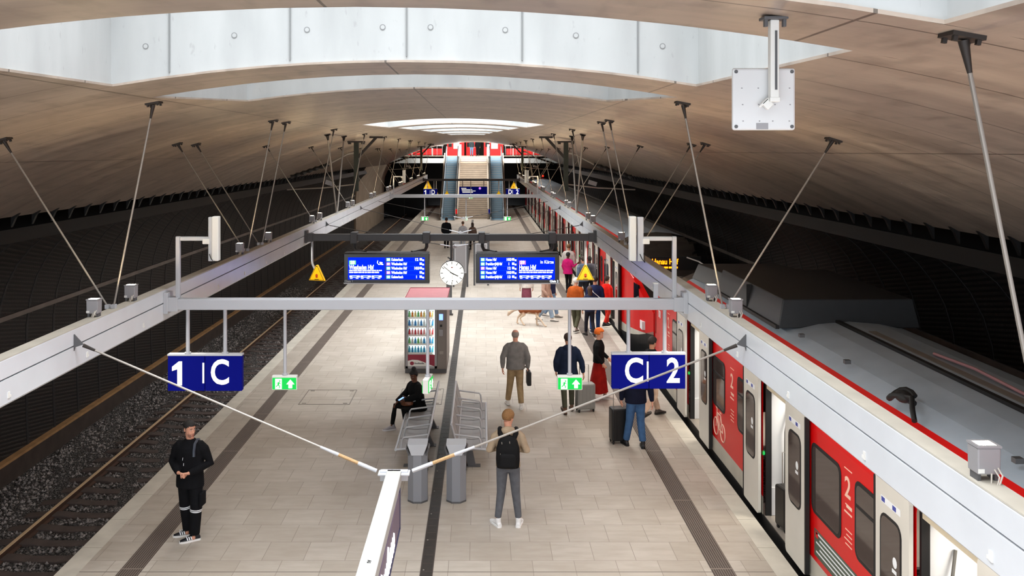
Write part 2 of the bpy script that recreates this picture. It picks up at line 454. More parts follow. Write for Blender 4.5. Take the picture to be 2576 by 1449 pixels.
# side walls: kerb + curved expanded-metal screen + black cavity behind
PROF = [(9.42, -.69), (9.45, 0.0), (9.46, 1.0), (9.45, 2.0), (9.37, 2.6), (9.22, 3.1), (9.0, 3.52), (8.72, 3.87), (8.42, 4.12)]
for sx, nm, yend in ((-1, 'left', 70.0), (1, 'right', 90.0)):
    k = MB()
    k.prism([(sx*9.27, -1.2), (sx*9.27, -.69), (sx*9.6, -.69), (sx*9.6, -1.2)], 'y', -3, yend)
    k.prism([(sx*9.262, -.74), (sx*9.262, -.684), (sx*9.42, -.684), (sx*9.42, -.74)], 'y', -3, yend, 1)
    struct('wall_kerb_' + nm, k, [CURB, LEDGE])
    w = MB(); w.loft([[(sx*x, yy, z) for x, z in PROF] for yy in np.linspace(-3, yend, 40)], closed=False)
    wall = struct('wall_' + nm, w, MESH, smooth=60)
    cav = MB()
    cav.poly([(sx*9.9, -4, -1.3), (sx*9.9, 120, -1.3), (sx*9.9, 120, 5.2), (sx*9.9, -4, 5.2)])
    cav.poly([(sx*9.9, -4, 5.2), (sx*9.9, 120, 5.2), (sx*8.5, 120, vz(8.5)), (sx*8.5, -4, vz(8.5))])
    cav.poly([(sx*9.2, -4, -1.3), (sx*9.9, -4, -1.3), (sx*9.9, 120, -1.3), (sx*9.2, 120, -1.3)])
    struct('wall_cavity_' + nm, cav, BLACK)
    r = MB(); r.loft([[(sx*(x - .012), -.04, z), (sx*(x - .012), .04, z)] for x, z in PROF], closed=False); r.loft([[(sx*(x - .012), q, z), (sx*(x + .02), q, z)] for x, z in PROF for q in (-.04,)], closed=False); r.loft([[(sx*(x - .012), q, z), (sx*(x + .02), q, z)] for x, z in PROF for q in (.04,)], closed=False)
    r0 = None
    for yy in np.arange(12.27 if sx < 0 else 8.6, yend, 1.23):
        if r0 is None: r0 = o = r.build('rib', RIBM, wall)
        else: o = r0.copy(); COL.objects.link(o)
        o.location = (0, yy, 0)
    hr = MB(); hr.prism([(sx*9.36, 2.28), (sx*9.41, 2.28), (sx*9.41, 2.38), (sx*9.36, 2.38)], 'y', -3, yend)
    tag(hr.build('wall_rail', M('wall_rail_grey_' + nm, (120, 112, 106), .6, 0, .3, 1.5)), 'pale grey rail running along the %s mesh wall' % nm, 'rail')
    e = MB(); e.prism([(sx*8.40, 4.10), (sx*8.50, 4.10), (sx*8.56, 4.36), (sx*8.50, 4.36)], 'y', -3, yend); e.build('edge_angle', BLACK, wall)
    tb = MB(); xx = 8.47
    tb.hexa([(sx*8.44, -.04, vz(8.44) - .06), (sx*8.52, -.04, vz(8.52) - .2), (sx*8.52, .04, vz(8.52) - .2), (sx*8.44, .04, vz(8.44) - .06),
             (sx*8.36, -.04, vz(8.36) - .002), (sx*8.52, -.04, vz(8.52)), (sx*8.52, .04, vz(8.52)), (sx*8.36, .04, vz(8.36) - .002)])
    t0 = None
    for yy in np.arange(15.7 if sx < 0 else 11.0, min(yend, 86), .8):
        if t0 is None: t0 = o = tb.build('bracket', BLACK, wall)
        else: o = t0.copy(); COL.objects.link(o)
        o.location = (0, yy, 0)
# concrete side wall at the far end of the left track, portal, tunnel mouths
for sx, nm, y0 in ((-1, 'far_left', 70.0), (1, 'far_right', 88.0)):
    w = MB()
    pr = [(9.3, -1.2), (9.3, 2.2), (9.2, 3.2), (8.9, 3.9), (8.5, vz(8.5)), (9.8, 4.9), (9.8, -1.2)]
    w.prism([(sx*x, z) for x, z in pr], 'y', y0, 90)
    struct('wall_' + nm, w, SIDEC, smooth=40)
w = MB()
w.box(-9.4, 9.4, 85.6, 86.0, 4.72, 5.38); w.box(-9.4, 9.4, 85.6, 112, 5.2, 5.4, 1)
struct('floor_upper', w, [PORTAL, STONE])
w = MB(); w.box(-9.9, 9.9, 119.5, 120, -1.3, 9.0); w.box(-9.9, 9.9, 96, 96.3, -1.2, 5.2); struct('wall_end', w, BLACK)  # black sheets added as the tunnel's darkness and to block sky light
w = MB(); w.box(-12, 12, 112, 112.3, 5.3, 8.6); w.box(-12, -11.7, 86, 112, 5.3, 8.6); w.box(11.7, 12, 86, 112, 5.3, 8.6); w.box(-12, 12, 86, 112, 8.6, 8.8)
w.poly([(-12, 86.02, 5.3), (-8.5, 86.02, vz(8.5)), (-8.5, 86.02, 8.6), (-12, 86.02, 8.6)]); w.poly([(12, 86.02, 5.3), (8.5, 86.02, vz(8.5)), (8.5, 86.02, 8.6), (12, 86.02, 8.6)])
w.loft([[(-8.5 + 17*i/20, 86.02, vz(-8.5 + 17*i/20)) for i in range(21)], [(-8.5 + 17*i/20, 86.02, 8.6) for i in range(21)]], closed=False)
struct('wall_concourse', w, M('concourse_grey', (120, 112, 104), .6))
ORD = ['nearest', 'second', 'third', 'fourth', 'fifth', 'sixth', 'seventh', 'eighth', 'ninth', 'tenth', 'eleventh', 'twelfth', 'thirteenth', 'fourteenth']
# ------------------------------------------------------------------ long beams
for sx, nm in ((-1, 'left'), (1, 'right')):
    t = thing('long_steel_beam', 'long light grey steel beam hung over the %s side of the platform' % nm, 'beam', (sx*3.7, 35, 3.75), kind='thing')
    b = MB(); P = [(3.63, 3.965), (3.63, 3.80), (3.655, 3.798), (3.655, 3.785), (3.63, 3.783), (3.63, 3.56), (3.655, 3.535), (3.77, 3.535), (3.77, 3.97), (3.76, 3.975), (3.64, 3.975)]
    b.prism([(sx*x, z) for x, z in P], 'y', -2, 71); b.build('profile', STEEL, t, world=True)
    b = MB(); b.prism([(sx*3.632, 3.972), (sx*3.772, 3.972), (sx*3.772, 3.984), (sx*3.632, 3.984)], 'y', -2, 71); b.build('top_flange', STEELT, t, world=True)
    b = MB(); b.prism([(sx*3.651, 3.787), (sx*3.66, 3.787), (sx*3.66, 3.797), (sx*3.651, 3.797)], 'y', -2, 71); b.build('groove_seal', GROOVE, t, world=True)
    b = MB(); b.box(sx*3.71 - .03, sx*3.71 + .03, -2, 71, 3.532, 3.55); b.build('fill_strip', STRIP, t, world=True)  # glowing strip added under the beam to light the floor
    for i in range(16):
        yy = 4.9 + 1.62*i
        b = MB(); b.obox((sx*3.627, yy, 3.63), (.008, .035, .06)); b.obox((sx*3.626, yy + .02, 3.615), (.008, .03, .02)); b.build('clip', WHITEP, t, world=True)
    for yy in (9.45, 24.7, 31.7):
        b = MB(); b.hexa([(sx*3.62, yy - .012, 3.78), (sx*3.63, yy - .012, 3.74), (sx*3.63, yy + .012, 3.74), (sx*3.62, yy + .012, 3.78), (sx*3.53, yy - .012, 3.81), (sx*3.63, yy - .012, 3.92), (sx*3.63, yy + .012, 3.92), (sx*3.53, yy + .012, 3.81)]); b.build('cable_lug', DGREY, t, world=True)
    for yy in np.arange(6.0, 70, 12.0):
        area('strip_fill', (sx*3.71, yy, 3.515), (0, 0, 0), .06, 11.6, STRIPE*(.75 if sx < 0 else 1.6), (1, .95, .88))  # added floor fill, stronger on the right side

# ------------------------------------------------------------------ suspension rods, uplights
RODY = [4.45, 10.65, 16.75, 17.85, 23.65, 29.85, 36.0, 42.2, 48.4, 49.5, 55.6, 61.8, 68.0]
def rod(name, a, b, label, group, r=.0125):
    a, b = V(a), V(b)
    t = thing(name, label, 'suspension rod', a, group=group)
    d = (b - a); L = d.length; u = d.normalized()
    m = MB(); m.tube([(0, 0, 0), d*(1 - .14/L)], r, 8); m.build('rod', RODM, t, smooth=True)
    m = MB(); m.tube([d*(1 - .20/L), d*(1 - .10/L), d*(1 - .03/L)], [r*1.02, r*1.7, r*2.2], 10); m.build('socket', DARKM, t, smooth=True)
    nrm = V((b.x, 0, math.sqrt(RV*RV - b.x*b.x))).normalized(); rot = V((0, 0, 1)).rotation_difference(nrm).to_matrix()
    m = MB(); m.obox(d - nrm*.012, (.17, .15, .024), rot)
    for ex in (-.06, .06):
        for ey in (-.05, .05): m.obox(d + rot @ V((ex, ey, -.035)), (.022, .022, .03), rot)
    m.build('ceiling_plate', DARKM, t)
    m = MB(); m.obox(u*.02, (.05, .06, .05)); m.build('clevis', GREYM, t)
    return t
def uplight(x, y, label, group):
    t = thing('uplight', label, 'lamp', (x, y, 3.984), group=group)
    m = MB(); h = .195
    m.hexa([(-.066, -.056, .04), (.066, -.056, .04), (.066, .056, .04), (-.066, .056, .04), (-.068, -.058, h), (.068, -.058, h), (.068, .058, h), (-.068, .058, h)])
    m.build('housing', LAMPG, t, bevel=.008)
    m = MB(); w = .071
    for q in ((-w, -.05, -.061, .061), (.05, w, -.061, .061)): m.box(q[0], q[1], q[2], q[3], h, h + .012)
    m.box(-.05, .05, -.061, -.04, h, h + .012); m.box(-.05, .05, .04, .061, h, h + .012); m.build('rim', LAMPG, t)
    m = MB(); m.box(-.05, .05, -.04, .04, h, h + .006); m.build('lens', LENS, t)
    m = MB()
    for s in (-1, 1): m.box(s*.05 - .01, s*.05 + .01, -.04, .04, 0, .045)
    m.build('bracket', DGREY, t)
    m = MB(); m.tube([(.03, -.055, .07), (.035, -.095, .04), (.02, -.10, -.01), (-.0, -.075, -.005), (.01, -.06, .05)], .005, 5); m.tube([(.05, -.055, .08), (.05, -.10, .05), (.03, -.105, 0)], .005, 5); m.build('cable', M('cable_white', (205, 198, 188), .6) if 'cable_white' not in bpy.data.materials else bpy.data.materials['cable_white'], t)
    m = MB(); m.box(-.066, -.03, -.0605, -.057, .05, .075); m.build('sticker', WHITEP, t)
    return t
for sx, nm in ((-1, 'left'), (1, 'right')):
    for i, y in enumerate(RODY):
        lo = (sx*3.71, y, 3.99)
        rod('suspension_rod', lo, (sx*3.22, y, vz(3.22)), 'inward leaning steel rod, %s along the %s beam' % (ORD[i], nm), 'inner rods of the %s beam' % nm)
        if i == 0: continue
        rod('suspension_rod', (lo[0] + sx*.06, y, 3.99), (sx*5.06, y, vz(5.06)), 'outward leaning steel rod, %s along the %s beam, meeting it at the foot' % (ORD[i], nm), 'outer rods of the %s beam' % nm, .0115)
    lamps = []
    for i, y in enumerate(RODY):
        if i != 3: lamps.append((y - .52, i, 'nearer'))
        if i != 2: lamps.append((y + (.67 if i == 0 else .55), i, 'farther'))
    for y, i, w in lamps:
        if y < 4.6: continue
        uplight(sx*3.715, y, 'lit grey box uplight on the %s beam, %s side of the %s rod' % (nm, w, ORD[i]), 'uplights on the %s beam' % nm)
    for dy, w in ((-1.55, 'nearer'), (1.55, 'farther')):
        rod('brace_strut', (sx*3.7, 27.0 + dy*.04, 3.99), (sx*3.72, 27.0 + dy, vz(3.72)), 'thick grey strut of the V brace on the %s beam, %s leg' % (nm, w), 'V brace of the %s beam' % nm, .026)

# ------------------------------------------------------------------ cross beams
def crossbeam(y, z0, z1, m, label):
    t = thing('cross_beam', label, 'beam', (0, y, z0), kind='thing')
    b = MB(); b.box(-3.45, 3.45, -.08, .08, 0, z1 - z0); b.build('profile', m, t, bevel=.012)
    for s in (-1, 1):
        b = MB(); b.box(min(s*3.44, s*3.62), max(s*3.44, s*3.62), -.095, .095, -.02, z1 - z0 + .02)
        b.box(s*3.6 - .03, s*3.6 + .03, -.11, .11, -.05, z1 - z0 + .09); b.build('end_bracket', m, t, bevel=.006)
    return t
CB1, CB2, CB3, CB4 = 12.2, 21.85, 42.0, 65.5
crossbeam(CB1, 3.695, 3.845, GREYM, 'nearest light grey cross beam carrying blue platform signs')
crossbeam(CB2, 3.66, 3.83, DGREY, 'cross beam in shade-darkened grey carrying the blue departure displays and clock')  # darker paint imitates the weaker daylight on this beam
crossbeam(CB3, 3.66, 3.82, GREYM, 'third cross beam, in front of the escalators')
crossbeam(CB4, 3.66, 3.82, DGREY, 'farthest dark cross beam, crossing the escalators')

def glyph_sign(x, y, w, zt, h, ch, label, group, sep=None, post=None, cx=.0, top=3.69):
    t = thing('platform_sign', label, 'sign', (x, y, zt - h), group=group)
    b = MB(); b.box(-w/2, w/2, -.045, .045, 0, h); b.build('panel', BLUE, t, bevel=.006)
    b = MB(); b.box(-w/2 - .004, w/2 + .004, -.055, .055, h, h + .022); b.build('top_cover', GREYM, t)
    b = MB(); b.cyl((post or 0, 0, h + .02), (post or 0, 0, top - zt + h + (0 if zt < 3.2 else 0)), .027, 12); b.cyl((post or 0, 0, h + .02), (post or 0, 0, h + .04), .045, 12); b.build('hanger_post', GREYM, t, smooth=True)
    if ch == '1':
        b = MB(); s = .335; b.prism([(cx - .022, h*.5 - s/2), (cx + .045, h*.5 - s/2), (cx + .045, h*.5 + s/2), (cx, h*.5 + s/2), (cx - .095, h*.5 + s/2 - .075), (cx - .095, h*.5 + s/2 - .135), (cx - .022, h*.5 + s/2 - .11)], 'y', -.0485, -.044); b.build('lettering', SIGNW, t)
    else:
        text(ch, .48, (cx, -.0465, h*.5), FACE, SIGNW, t, bold=.010, align='CENTER', sx=.80)
    if sep:
        b = MB(); b.box(sep - .012, sep + .012, -.049, -.04, h*.22, h*.8); b.build('divider', SIGNW, t)
    return t
def sign_set(y, letter, far):
    f = 'far ' if far else ''; top = 3.69
    gl = 'far left platform signs' if far else 'left platform signs'; gr = 'far right platform signs' if far else 'right platform signs'
    glyph_sign(-3.335, y, .51, 3.055, .49, '1', f + 'blue number one sign, outer of the left pair on the %s cross beam' % ('farthest' if far else 'nearest'), gl, sep=.24, cx=-.10, post=.01, top=top)
    glyph_sign(-2.815, y, .51, 3.055, .49, letter, f + 'blue letter sign, inner of the left pair on the %s cross beam' % ('farthest' if far else 'nearest'), gl, cx=-.05, post=.01, top=top)
    glyph_sign(2.84, y, .51, 3.07, .475, letter, f + 'blue letter sign, inner of the right pair on the %s cross beam' % ('farthest' if far else 'nearest'), gr, sep=.24, cx=.05, post=-.02, top=top)
    glyph_sign(3.355, y, .50, 3.07, .475, '2', f + 'blue number two sign, outer of the right pair on the %s cross beam' % ('farthest' if far else 'nearest'), gr, cx=.08, post=-.03, top=top)
sign_set(CB1, 'C', False); sign_set(CB4, 'D', True)

def exit_sign(x, y, zb, label, group, turned=False):
    t = thing('exit_sign', label, 'exit sign', (x, y, zb), PI/2*.92 if turned else 0, group)
    b = MB(); b.box(-.175, .175, -.04, .04, 0, .2); b.build('housing', WHITEP, t, bevel=.01)
    b = MB(); b.box(-.165, .165, -.046, -.04, .012, .172); b.box(-.165, .165, .04, .046, .012, .172); b.build('green_face', GREEN, t)
    for s in (-1, 1):
        yy = s*.049; g = MB(); A = lambda pts: g.prism(pts, 'y', yy - .002, yy + .002)
        k = -s
        A([(k*q, z) for q, z in ((.085, .15), (.14, .085), (.11, .085), (.11, .03), (.06, .03), (.06, .085), (.03, .085))])          # arrow up
        A([(k*q, z) for q, z in ((-.035, .02), (-.035, .16), (-.125, .16), (-.125, .02))])                                            # doorway
        g.build('pictogram', GREENW, t)
        r = MB(); B = lambda a, c, w: r.bar((k*a[0], yy + s*.003, a[1]), (k*c[0], yy + s*.003, c[1]), .003, w, (0, 0, 1) if abs(a[0]-c[0]) > abs(a[1]-c[1]) else (1, 0, 0))
        B((-.07, .115), (-.085, .075), .022); B((-.085, .078), (-.06, .055), .013); B((-.06, .055), (-.07, .03), .012); B((-.088, .075), (-.115, .05), .013); B((-.07, .11), (-.048, .09), .01); B((-.075, .11), (-.105, .098), .01)
        r.ball((k*-.062, yy + s*.003, .13), (.011, .003, .011), 8, 6); r.build('running_figure', GREEN, t)
    b = MB(); b.cyl((0, 0, .2), (0, 0, 3.69 - zb), .024, 12); b.cyl((0, 0, .2), (0, 0, .225), .04, 12); b.build('hanger_post', GREYM, t, smooth=True)
    return t
for y, zb, w in ((CB1, 2.575, 'nearest'), (CB3, 2.56, 'third')):
    g = 'exit signs of the %s cross beam' % w
    exit_sign(-1.97, y, zb, 'lit green exit sign hung left of centre from the %s cross beam' % w, g)
    exit_sign(2.0, y, zb, 'lit green exit sign hung right of centre from the %s cross beam' % w, g)
    exit_sign(.02, y, zb - (.0 if w == 'third' else .02), 'green exit sign turned sideways at the middle of the %s cross beam' % w, g, True)
exit_sign(-.05, CB4, 2.35, 'small green exit sign under the long blue sign by the stairs', 'exit signs by the stairs')

def antenna(sx, y, label, group):
    t = thing('antenna_post', label, 'antenna', (sx*3.46, y, 3.85), group=group)
    b = MB(); b.box(-.03, .03, -.03, .03, 0, .86); b.build('post', GREYM, t, bevel=.008)
    b = MB(); x0, x1 = sorted((-sx*-.03, -sx*.47)); b.box(min(-sx*.031, -sx*.47), max(-sx*.031, -sx*.47), -.028, .028, .80, .857); b.build('arm', GREYM, t, bevel=.008)
    b = MB(); c = -sx*.555; b.box(c - .075, c + .02, -.05, .06, .52, 1.14); b.build('antenna_case', WHITEP, t, bevel=.012)
    b = MB(); c2 = -sx*.47; b.box(c2 - .045, c2 + .04, -.03, .05, .515, 1.13); b.build('mounting_case', GREYM, t, bevel=.01)
    b = MB(); c3 = -sx*.40; b.box(c3 - .05, c3 + .05, -.05, .05, .755, .83); b.build('camera', WHITEP, t, bevel=.01)
    b = MB(); b.tube([(c2 - .02, -.055, .62), (c2 + .01, -.06, .55), (c2 + .05, -.05, .5), (c2 + .05, -.02, .6)], .006, 5); b.build('cable', BLACK, t)
for y, w in ((CB1, 'nearest'), (CB3, 'third')):
    for sx, nm in ((-1, 'left'), (1, 'right')):
        antenna(sx, y, 'white upright antenna box on a bent grey post, %s end of the %s cross beam' % (nm, w), 'antenna posts')
t = thing('short_post', 'short grey post stub standing on the right of the nearest cross beam', 'post', (3.2, CB1, 3.85)); b = MB(); b.box(-.028, .028, -.028, .028, 0, .2); b.build('post', GREYM, t); b = MB(); b.box(-.034, .034, -.034, .034, .2, .212); b.build('cap', WHITEP, t)

def warning(x, y, zc, label, bent, group, top=3.66, s=.44, yaw=0):
    t = thing('warning_sign', label, 'warning sign', (x, y, zc), yaw, group)
    h = s*.88
    def tri(k, dz=0): return [(-s/2*k, -h/3*k + dz), (s/2*k, -h/3*k + dz), (.02*k, h*2/3*k + dz), (-.02*k, h*2/3*k + dz)]
    b = MB(); b.prism(tri(1), 'y', -.035, .035); b.build('yellow_board', YELLOW, t, bevel=.008)
    b = MB(); o, i = tri(.92), tri(.84)
    for k in range(4):
        a, c, d, e = o[k], o[(k+1) % 4], i[(k+1) % 4], i[k]
        b.poly([(a[0], -.0365, a[1]), (c[0], -.0365, c[1]), (d[0], -.0365, d[1]), (e[0], -.0365, e[1])])
    b.build('black_border', BLACK, t)
    b = MB(); b.bar((-.03, -.037, -.04), (.03, -.037, -.04), .004, .03); b.bar((0, -.037, -.06), (.0, -.037, .02), .03, .004, (0, 1, 0)); b.ball((.0, -.037, .0), (.035, .004, .04), 8, 6); b.build('figure_mark', M('warn_orange', (225, 90, 20), .5), t)
    b = MB(); b.box(-.06, .06, -.0375, -.036, -.105, -.092); b.build('caption_strip', BLACK, t)
    b = MB()
    if bent: b.tube([(-.16*bent, 0, top - zc), (-.16*bent, 0, .35), (-.145*bent, 0, .27), (0.02, 0, -.02), (.06*bent, .02, -.1)], .028, 10)
    else: b.tube([(0, .0, top - zc), (0, .0, h*.55)], .035, 12)
    b.build('hanger_post', WHITEP if not bent else GREYM, t, smooth=True)
warning(3.36, CB2 - .02, 2.81, 'yellow triangular warning sign on a white post, above the boarding passengers', 0, 'yellow warning signs')
warning(-3.33, CB2 - .02, 2.80, 'yellow triangular warning sign on a bent post over the left track', -.0 or .9, 'yellow warning signs', yaw=-.3)
warning(-3.3, CB4 + .6, 3.22, 'far yellow warning triangle above the blue 1 D signs', 0, 'far warning signs', s=.7)
warning(3.2, CB4 + .6, 3.22, 'far yellow warning triangle above the blue D 2 signs', 0, 'far warning signs', s=.6)
for x, lab in ((-1.85, 'small yellow triangle hanging in front of the left escalator'), (2.05, 'small yellow triangle hanging in front of the right escalator'), (-2.65, 'small yellow triangle left of the left escalator')):
    warning(x, CB4 + .3, 2.62, lab, 0, 'small triangles by the escalators', s=.5)

# ------------------------------------------------------------------ departure displays
def display(x0, x1, y, z0, z1, label, left):
    w, h = x1 - x0, z1 - z0; cx = (x0 + x1)/2
    t = thing('departure_display', label, 'display', (cx, y, z0), group='departure displays')
    b = MB(); b.box(-w/2, w/2, -.05, .30, 0, h); b.build('housing', BLACKG, t, bevel=.012)
    b = MB(); b.box(-w/2, w/2, -.052, .28, -.03, 0); b.build('bottom_rail', GREYM, t)
    b = MB(); b.box(-w/2 + .02, w/2 - .02, 0, .29, h, h + .02); b.build('top_cover', DGREY, t)
    m = .105; gap = .008; sy = -.054
    if left: spl = -w/2 + m + (w - 2*m)*.485
    else: spl = -w/2 + m + (w - 2*m)*.50
    A = (-w/2 + m, spl - gap); B = (spl + gap, w/2 - m)
    if not left: A = (-w/2 + .10, spl - gap)
    big, tab = (A, B) if left else (B, A)
    s0, s1 = .075, h - .09
    for (a, c) in (A, B):
        b = MB(); b.box(a, c, sy, -.05, s0, s1); b.build('screen', SCREEN, t)
    H = s1 - s0; F = lambda u: s0 + H*u
    a, c = big; W = c - a; ty = sy - .003
    b = MB(); b.box(a + .03, a + .19, ty - .001, ty + .001, F(.68), F(.86)); b.build('line_badge', BADGEG if left else BADGEP, t)
    text('S8' if left else 'S9', .11, (a + .11, ty - .003, F(.77)), FACE, SCRW, t, bold=.002, align='CENTER')
    text('Wiesbaden Hbf' if left else 'Hanau Hbf', .155, (a + .03, ty, F(.55)), FACE, SCRW, t, bold=.003, sx=.60)
    if not left: text('in K\u00fcrze', .11, (c - .03, ty, F(.79)), FACE, SCRW, t, align='RIGHT', bold=.001, sx=.85)
    else:
        b = MB(); b.tube([(c - .17, ty, F(.86)), (c - .185, ty, F(.76)), (c - .15, ty, F(.68)), (c - .1, ty, F(.70))], .009, 6); b.bar((c - .13, ty, F(.77)), (c - .06, ty, F(.75)), .004, .035); b.bar((c - .11, ty, F(.70)), (c - .04, ty, F(.68)), .004, .025); b.build('status_mark', SCRW, t)
    for k, (zz, hh) in enumerate(((.415, .045), (.33, .06))):                # lines of small unreadable print, word by word
        b = MB(); q = a + .03
        rnd = random.Random(k + (5 if left else 9))
        while q < c - .08 - (.05 if k else 0):
            ww = rnd.uniform(.04, .11); b.box(q, min(q + ww, c - .04), ty - .001, ty + .001, F(zz - hh/2), F(zz + hh/2)); q += ww + .014
        b.build('small_print', SCRW, t)
    b = MB()
    for k in range(3): b.box(a + .04 + k*(W - .1)/3, a + .02 + (k + 1)*(W - .1)/3, ty - .001, ty + .001, F(.10), F(.19))
    b.build('train_outline', SCRW, t)
    b = MB()
    for k in range(3): b.box(a + .10 + k*(W - .1)/3, a - .05 + (k + 1)*(W - .1)/3, ty - .003, ty - .001, F(.12), F(.17))
    b.build('train_fill', SCREEN2, t)
    b = MB()
    for k in range(6): b.box(a + .05 + (k//2)*(W-.1)/3 + (k % 2)*.14, a + .11 + (k//2)*(W-.1)/3 + (k % 2)*.14, ty - .001, ty + .001, F(.045), F(.075))
    b.build('door_marks', SCRW, t)
    rows = [('S8', 'Kelsterbach', '12', 'g'), ('S9', 'Wiesbaden Hbf', '', 'p'), ('S8', 'Wiesbaden Hbf', '103', 'g'), ('S9', 'Wiesbaden Hbf', '', 'p'), ('S8', 'Kelsterbach', '1', 'g')] if left else \
           [('S8', 'Hanau Hbf', '103', 'g'), ('S8', 'Frankfurt(M)Hbf', '1', 'g'), ('S9', 'Hanau Hbf', '12', 'p'), ('S8', 'Hanau Hbf', '103', 'g'), ('S8', 'Frankfurt(M)Hbf', '13', 'g')]
    a, c = tab
    for k, (l, d, g, col) in enumerate(rows):
        zc = F(.90 - k*.195)
        b = MB(); b.box(a + .02, a + .115, ty - .001, ty + .001, zc - .038, zc + .038); b.build('line_badge', BADGEG if col == 'g' else BADGEP, t)
        text(l, .07, (a + .067, ty - .003, zc), FACE, SCRW, t, align='CENTER', bold=.001)
        text(d, .092, (a + .14, ty, zc), FACE, SCRW, t, bold=.002, sx=.64)
        if g: text(g, .088, (c - .2, ty, zc), FACE, SCRW, t, align='CENTER', bold=.003)
        b = MB(); b.box(c - .125, c - .07, ty - .001, ty + .001, zc - .02, zc + .036); b.box(c - .06, c - .02, ty - .001, ty + .001, zc - .034, zc + .006); b.build('time_mark', SCRW, t)
        if k < 4:
            b = MB(); b.box(a + .01, c - .01, ty + .001, ty + .003, F(.90 - k*.195 - .108), F(.90 - k*.195 - .095)); b.build('row_rule', SCREEN2, t)
    text('Gleis 1' if left else 'Gleis 2', .075, ((-w/2 + .02) if left else (w/2 - .02), -.054, .035), FACE, SCRW if not left else GREYM, t, align='LEFT' if left else 'RIGHT', bold=.001)
    for k, s in ((0, 1), (1, -1)):
        px = -w*.39 if k == 0 else w*.42
        b = MB()
        ax = px - s*.0; zt = 3.70 - z0
        b.box(ax - .14*(s > 0) - .02*(s < 0) - .02, ax + .16*(s < 0) + .02*(s > 0) - .02, .55, .92, zt - .09, zt + .18)
        b.build('clamp', DGREY, t, bevel=.01)
        b = MB(); qx = ax - s*.06; b.tube([(qx, .7, zt - .05), (qx, .68, zt - .18), (qx + s*.04, .58, zt - .26), (qx + s*.33, .15, h + .01)], .042, 10); b.build('arm', DGREY, t, smooth=True)
    return t
YD = 21.1
display(-2.55, -.49, YD, 2.73, 3.43, 'left blue departure display headed by the train to Wiesbaden', True)
display(.63, 2.64, YD, 2.73, 3.43, 'right blue departure display headed by the train to Hanau', False)

# clock
t = thing('platform_clock', 'round white station clock hanging between the two blue displays', 'clock', (.035, 21.75, 2.875))
b = MB(); b.lathe([(.29, -.05), (.307, -.04), (.307, .06), (.27, .075), (0.001, .075)], 40); ck = b.build('rim', DGREY, t, smooth=35); ck.rotation_euler = (PI/2, 0, 0); ck.location = (0, .0, 0)
FACEM = M('clock_face', (246, 246, 240), .5, emit=(255, 252, 240), es=.9)
b = MB(); b.lathe([(.297, 0), (.297, .005), (0.001, .005)], 40); f = b.build('dial', FACEM, t); f.rotation_euler = (PI/2, 0, 0); f.location = (0, -.076, 0)
for k in range(60):
    if k % 5 and k % 5 != 0: pass
b = MB()
for k in range(60):
    a = 2*PI*k/60; L, w = (.07, .016) if k % 5 == 0 else (.024, .007)
    p = lambda r: (r*math.sin(a), -.0825, r*math.cos(a))
    b.bar(p(.288), p(.288 - L), .004, w, (0, 0, 1) if abs(math.sin(a)) > .7 else (1, 0, 0)) if False else b.bar(p(.288), p(.288 - L), w, .003, (0, 1, 0))
b.build('minute_marks', BLACK, t)
for nm, ang, L, w, back in (('hour_hand', 116, .175, .022, .05), ('minute_hand', 309, .262, .016, .06)):
    a = math.radians(ang); b = MB(); b.bar((-back*math.sin(a), -.089, -back*math.cos(a)), (L*math.sin(a), -.089, L*math.cos(a)), w, .004, (0, 1, 0)); b.build(nm, BLACK, t)
b = MB(); a = math.radians(176); b.bar((0, -.092, 0), (.19*math.sin(a), -.092, .19*math.cos(a)), .006, .003, (0, 1, 0)); b.ball((.19*math.sin(a), -.092, .19*math.cos(a)), (.014, .004, .014), 10, 6); b.build('second_hand', BLACK, t)
b = MB(); b.box(-.02, .02, -.0835, -.081, .13, .155); b.build('face_mark', M('clock_red', (200, 40, 40), .5), t)
b = MB(); b.tube([(-.02, .02, .30), (-.02, .02, .80)], .026, 10); b.box(-.06, .02, -.04, .08, .29, .33); b.obox((-.07, .0, .36), (.09, .05, .03), Matrix.Rotation(.6, 3, 'Y')); b.build('hanger', DGREY, t)

# ------------------------------------------------------------------ hanging sign beam held by two cables, other cross ties
t = thing('hanging_banner', 'white topped hanging beam with a violet banner and white script, bottom centre', 'banner', (-.17, 6.5, 1.95))
b = MB(); b.box(-.08, .08, -4.5, 2.95, .38, .51); b.build('beam_cover', BANW, t, bevel=.01)
b = MB(); b.box(-.07, .075, -4.5, 2.72, -.02, .38); b.build('light_box', VIOLETD, t)
b = MB(); b.box(.075, .081, -4.5, 2.70, .0, .36); b.build('violet_face', VIOLET, t)
b = MB(); b.box(.06, .088, 2.69, 2.74, -.03, .39); b.box(-.08, .088, -4.5, 2.74, -.04, -.02); b.build('frame', VIOLETD, t)
b = MB(); rnd = random.Random(4)
for k in range(26):
    if k == 12: b.build('script_lettering', SIGNW, t); b = MB()
    y0 = 2.02 - k*.105; zz = .06
    if 11 <= k < 13: continue
    hh = .25 if k in (5, 10, 14, 18) else .15
    b.tube([(.084, y0 - .05, zz), (.084, y0 - .02, zz + hh*.6), (.084, y0 + .02, zz + hh), (.084, y0 + .035, zz + hh*.55), (.084, y0 - .01, zz + .02), (.084, y0 + .05, zz + .03)], .014, 5)
b.build('script_lettering', SIGNW, t)
text('A1', .05, (.0, .85, .512), (0, 0, -PI/2), BLACK, t, 'marking')
b = MB(); b.box(-.17, .17, 2.86, 3.0, .47, .49); b.box(-.15, .15, 2.9, 2.96, .40, .51); b.build('yoke', GREYM, t, bevel=.006)
WRAP = M('turnbuckle_wrap', (176, 142, 98), .6, 0, .3, 60)
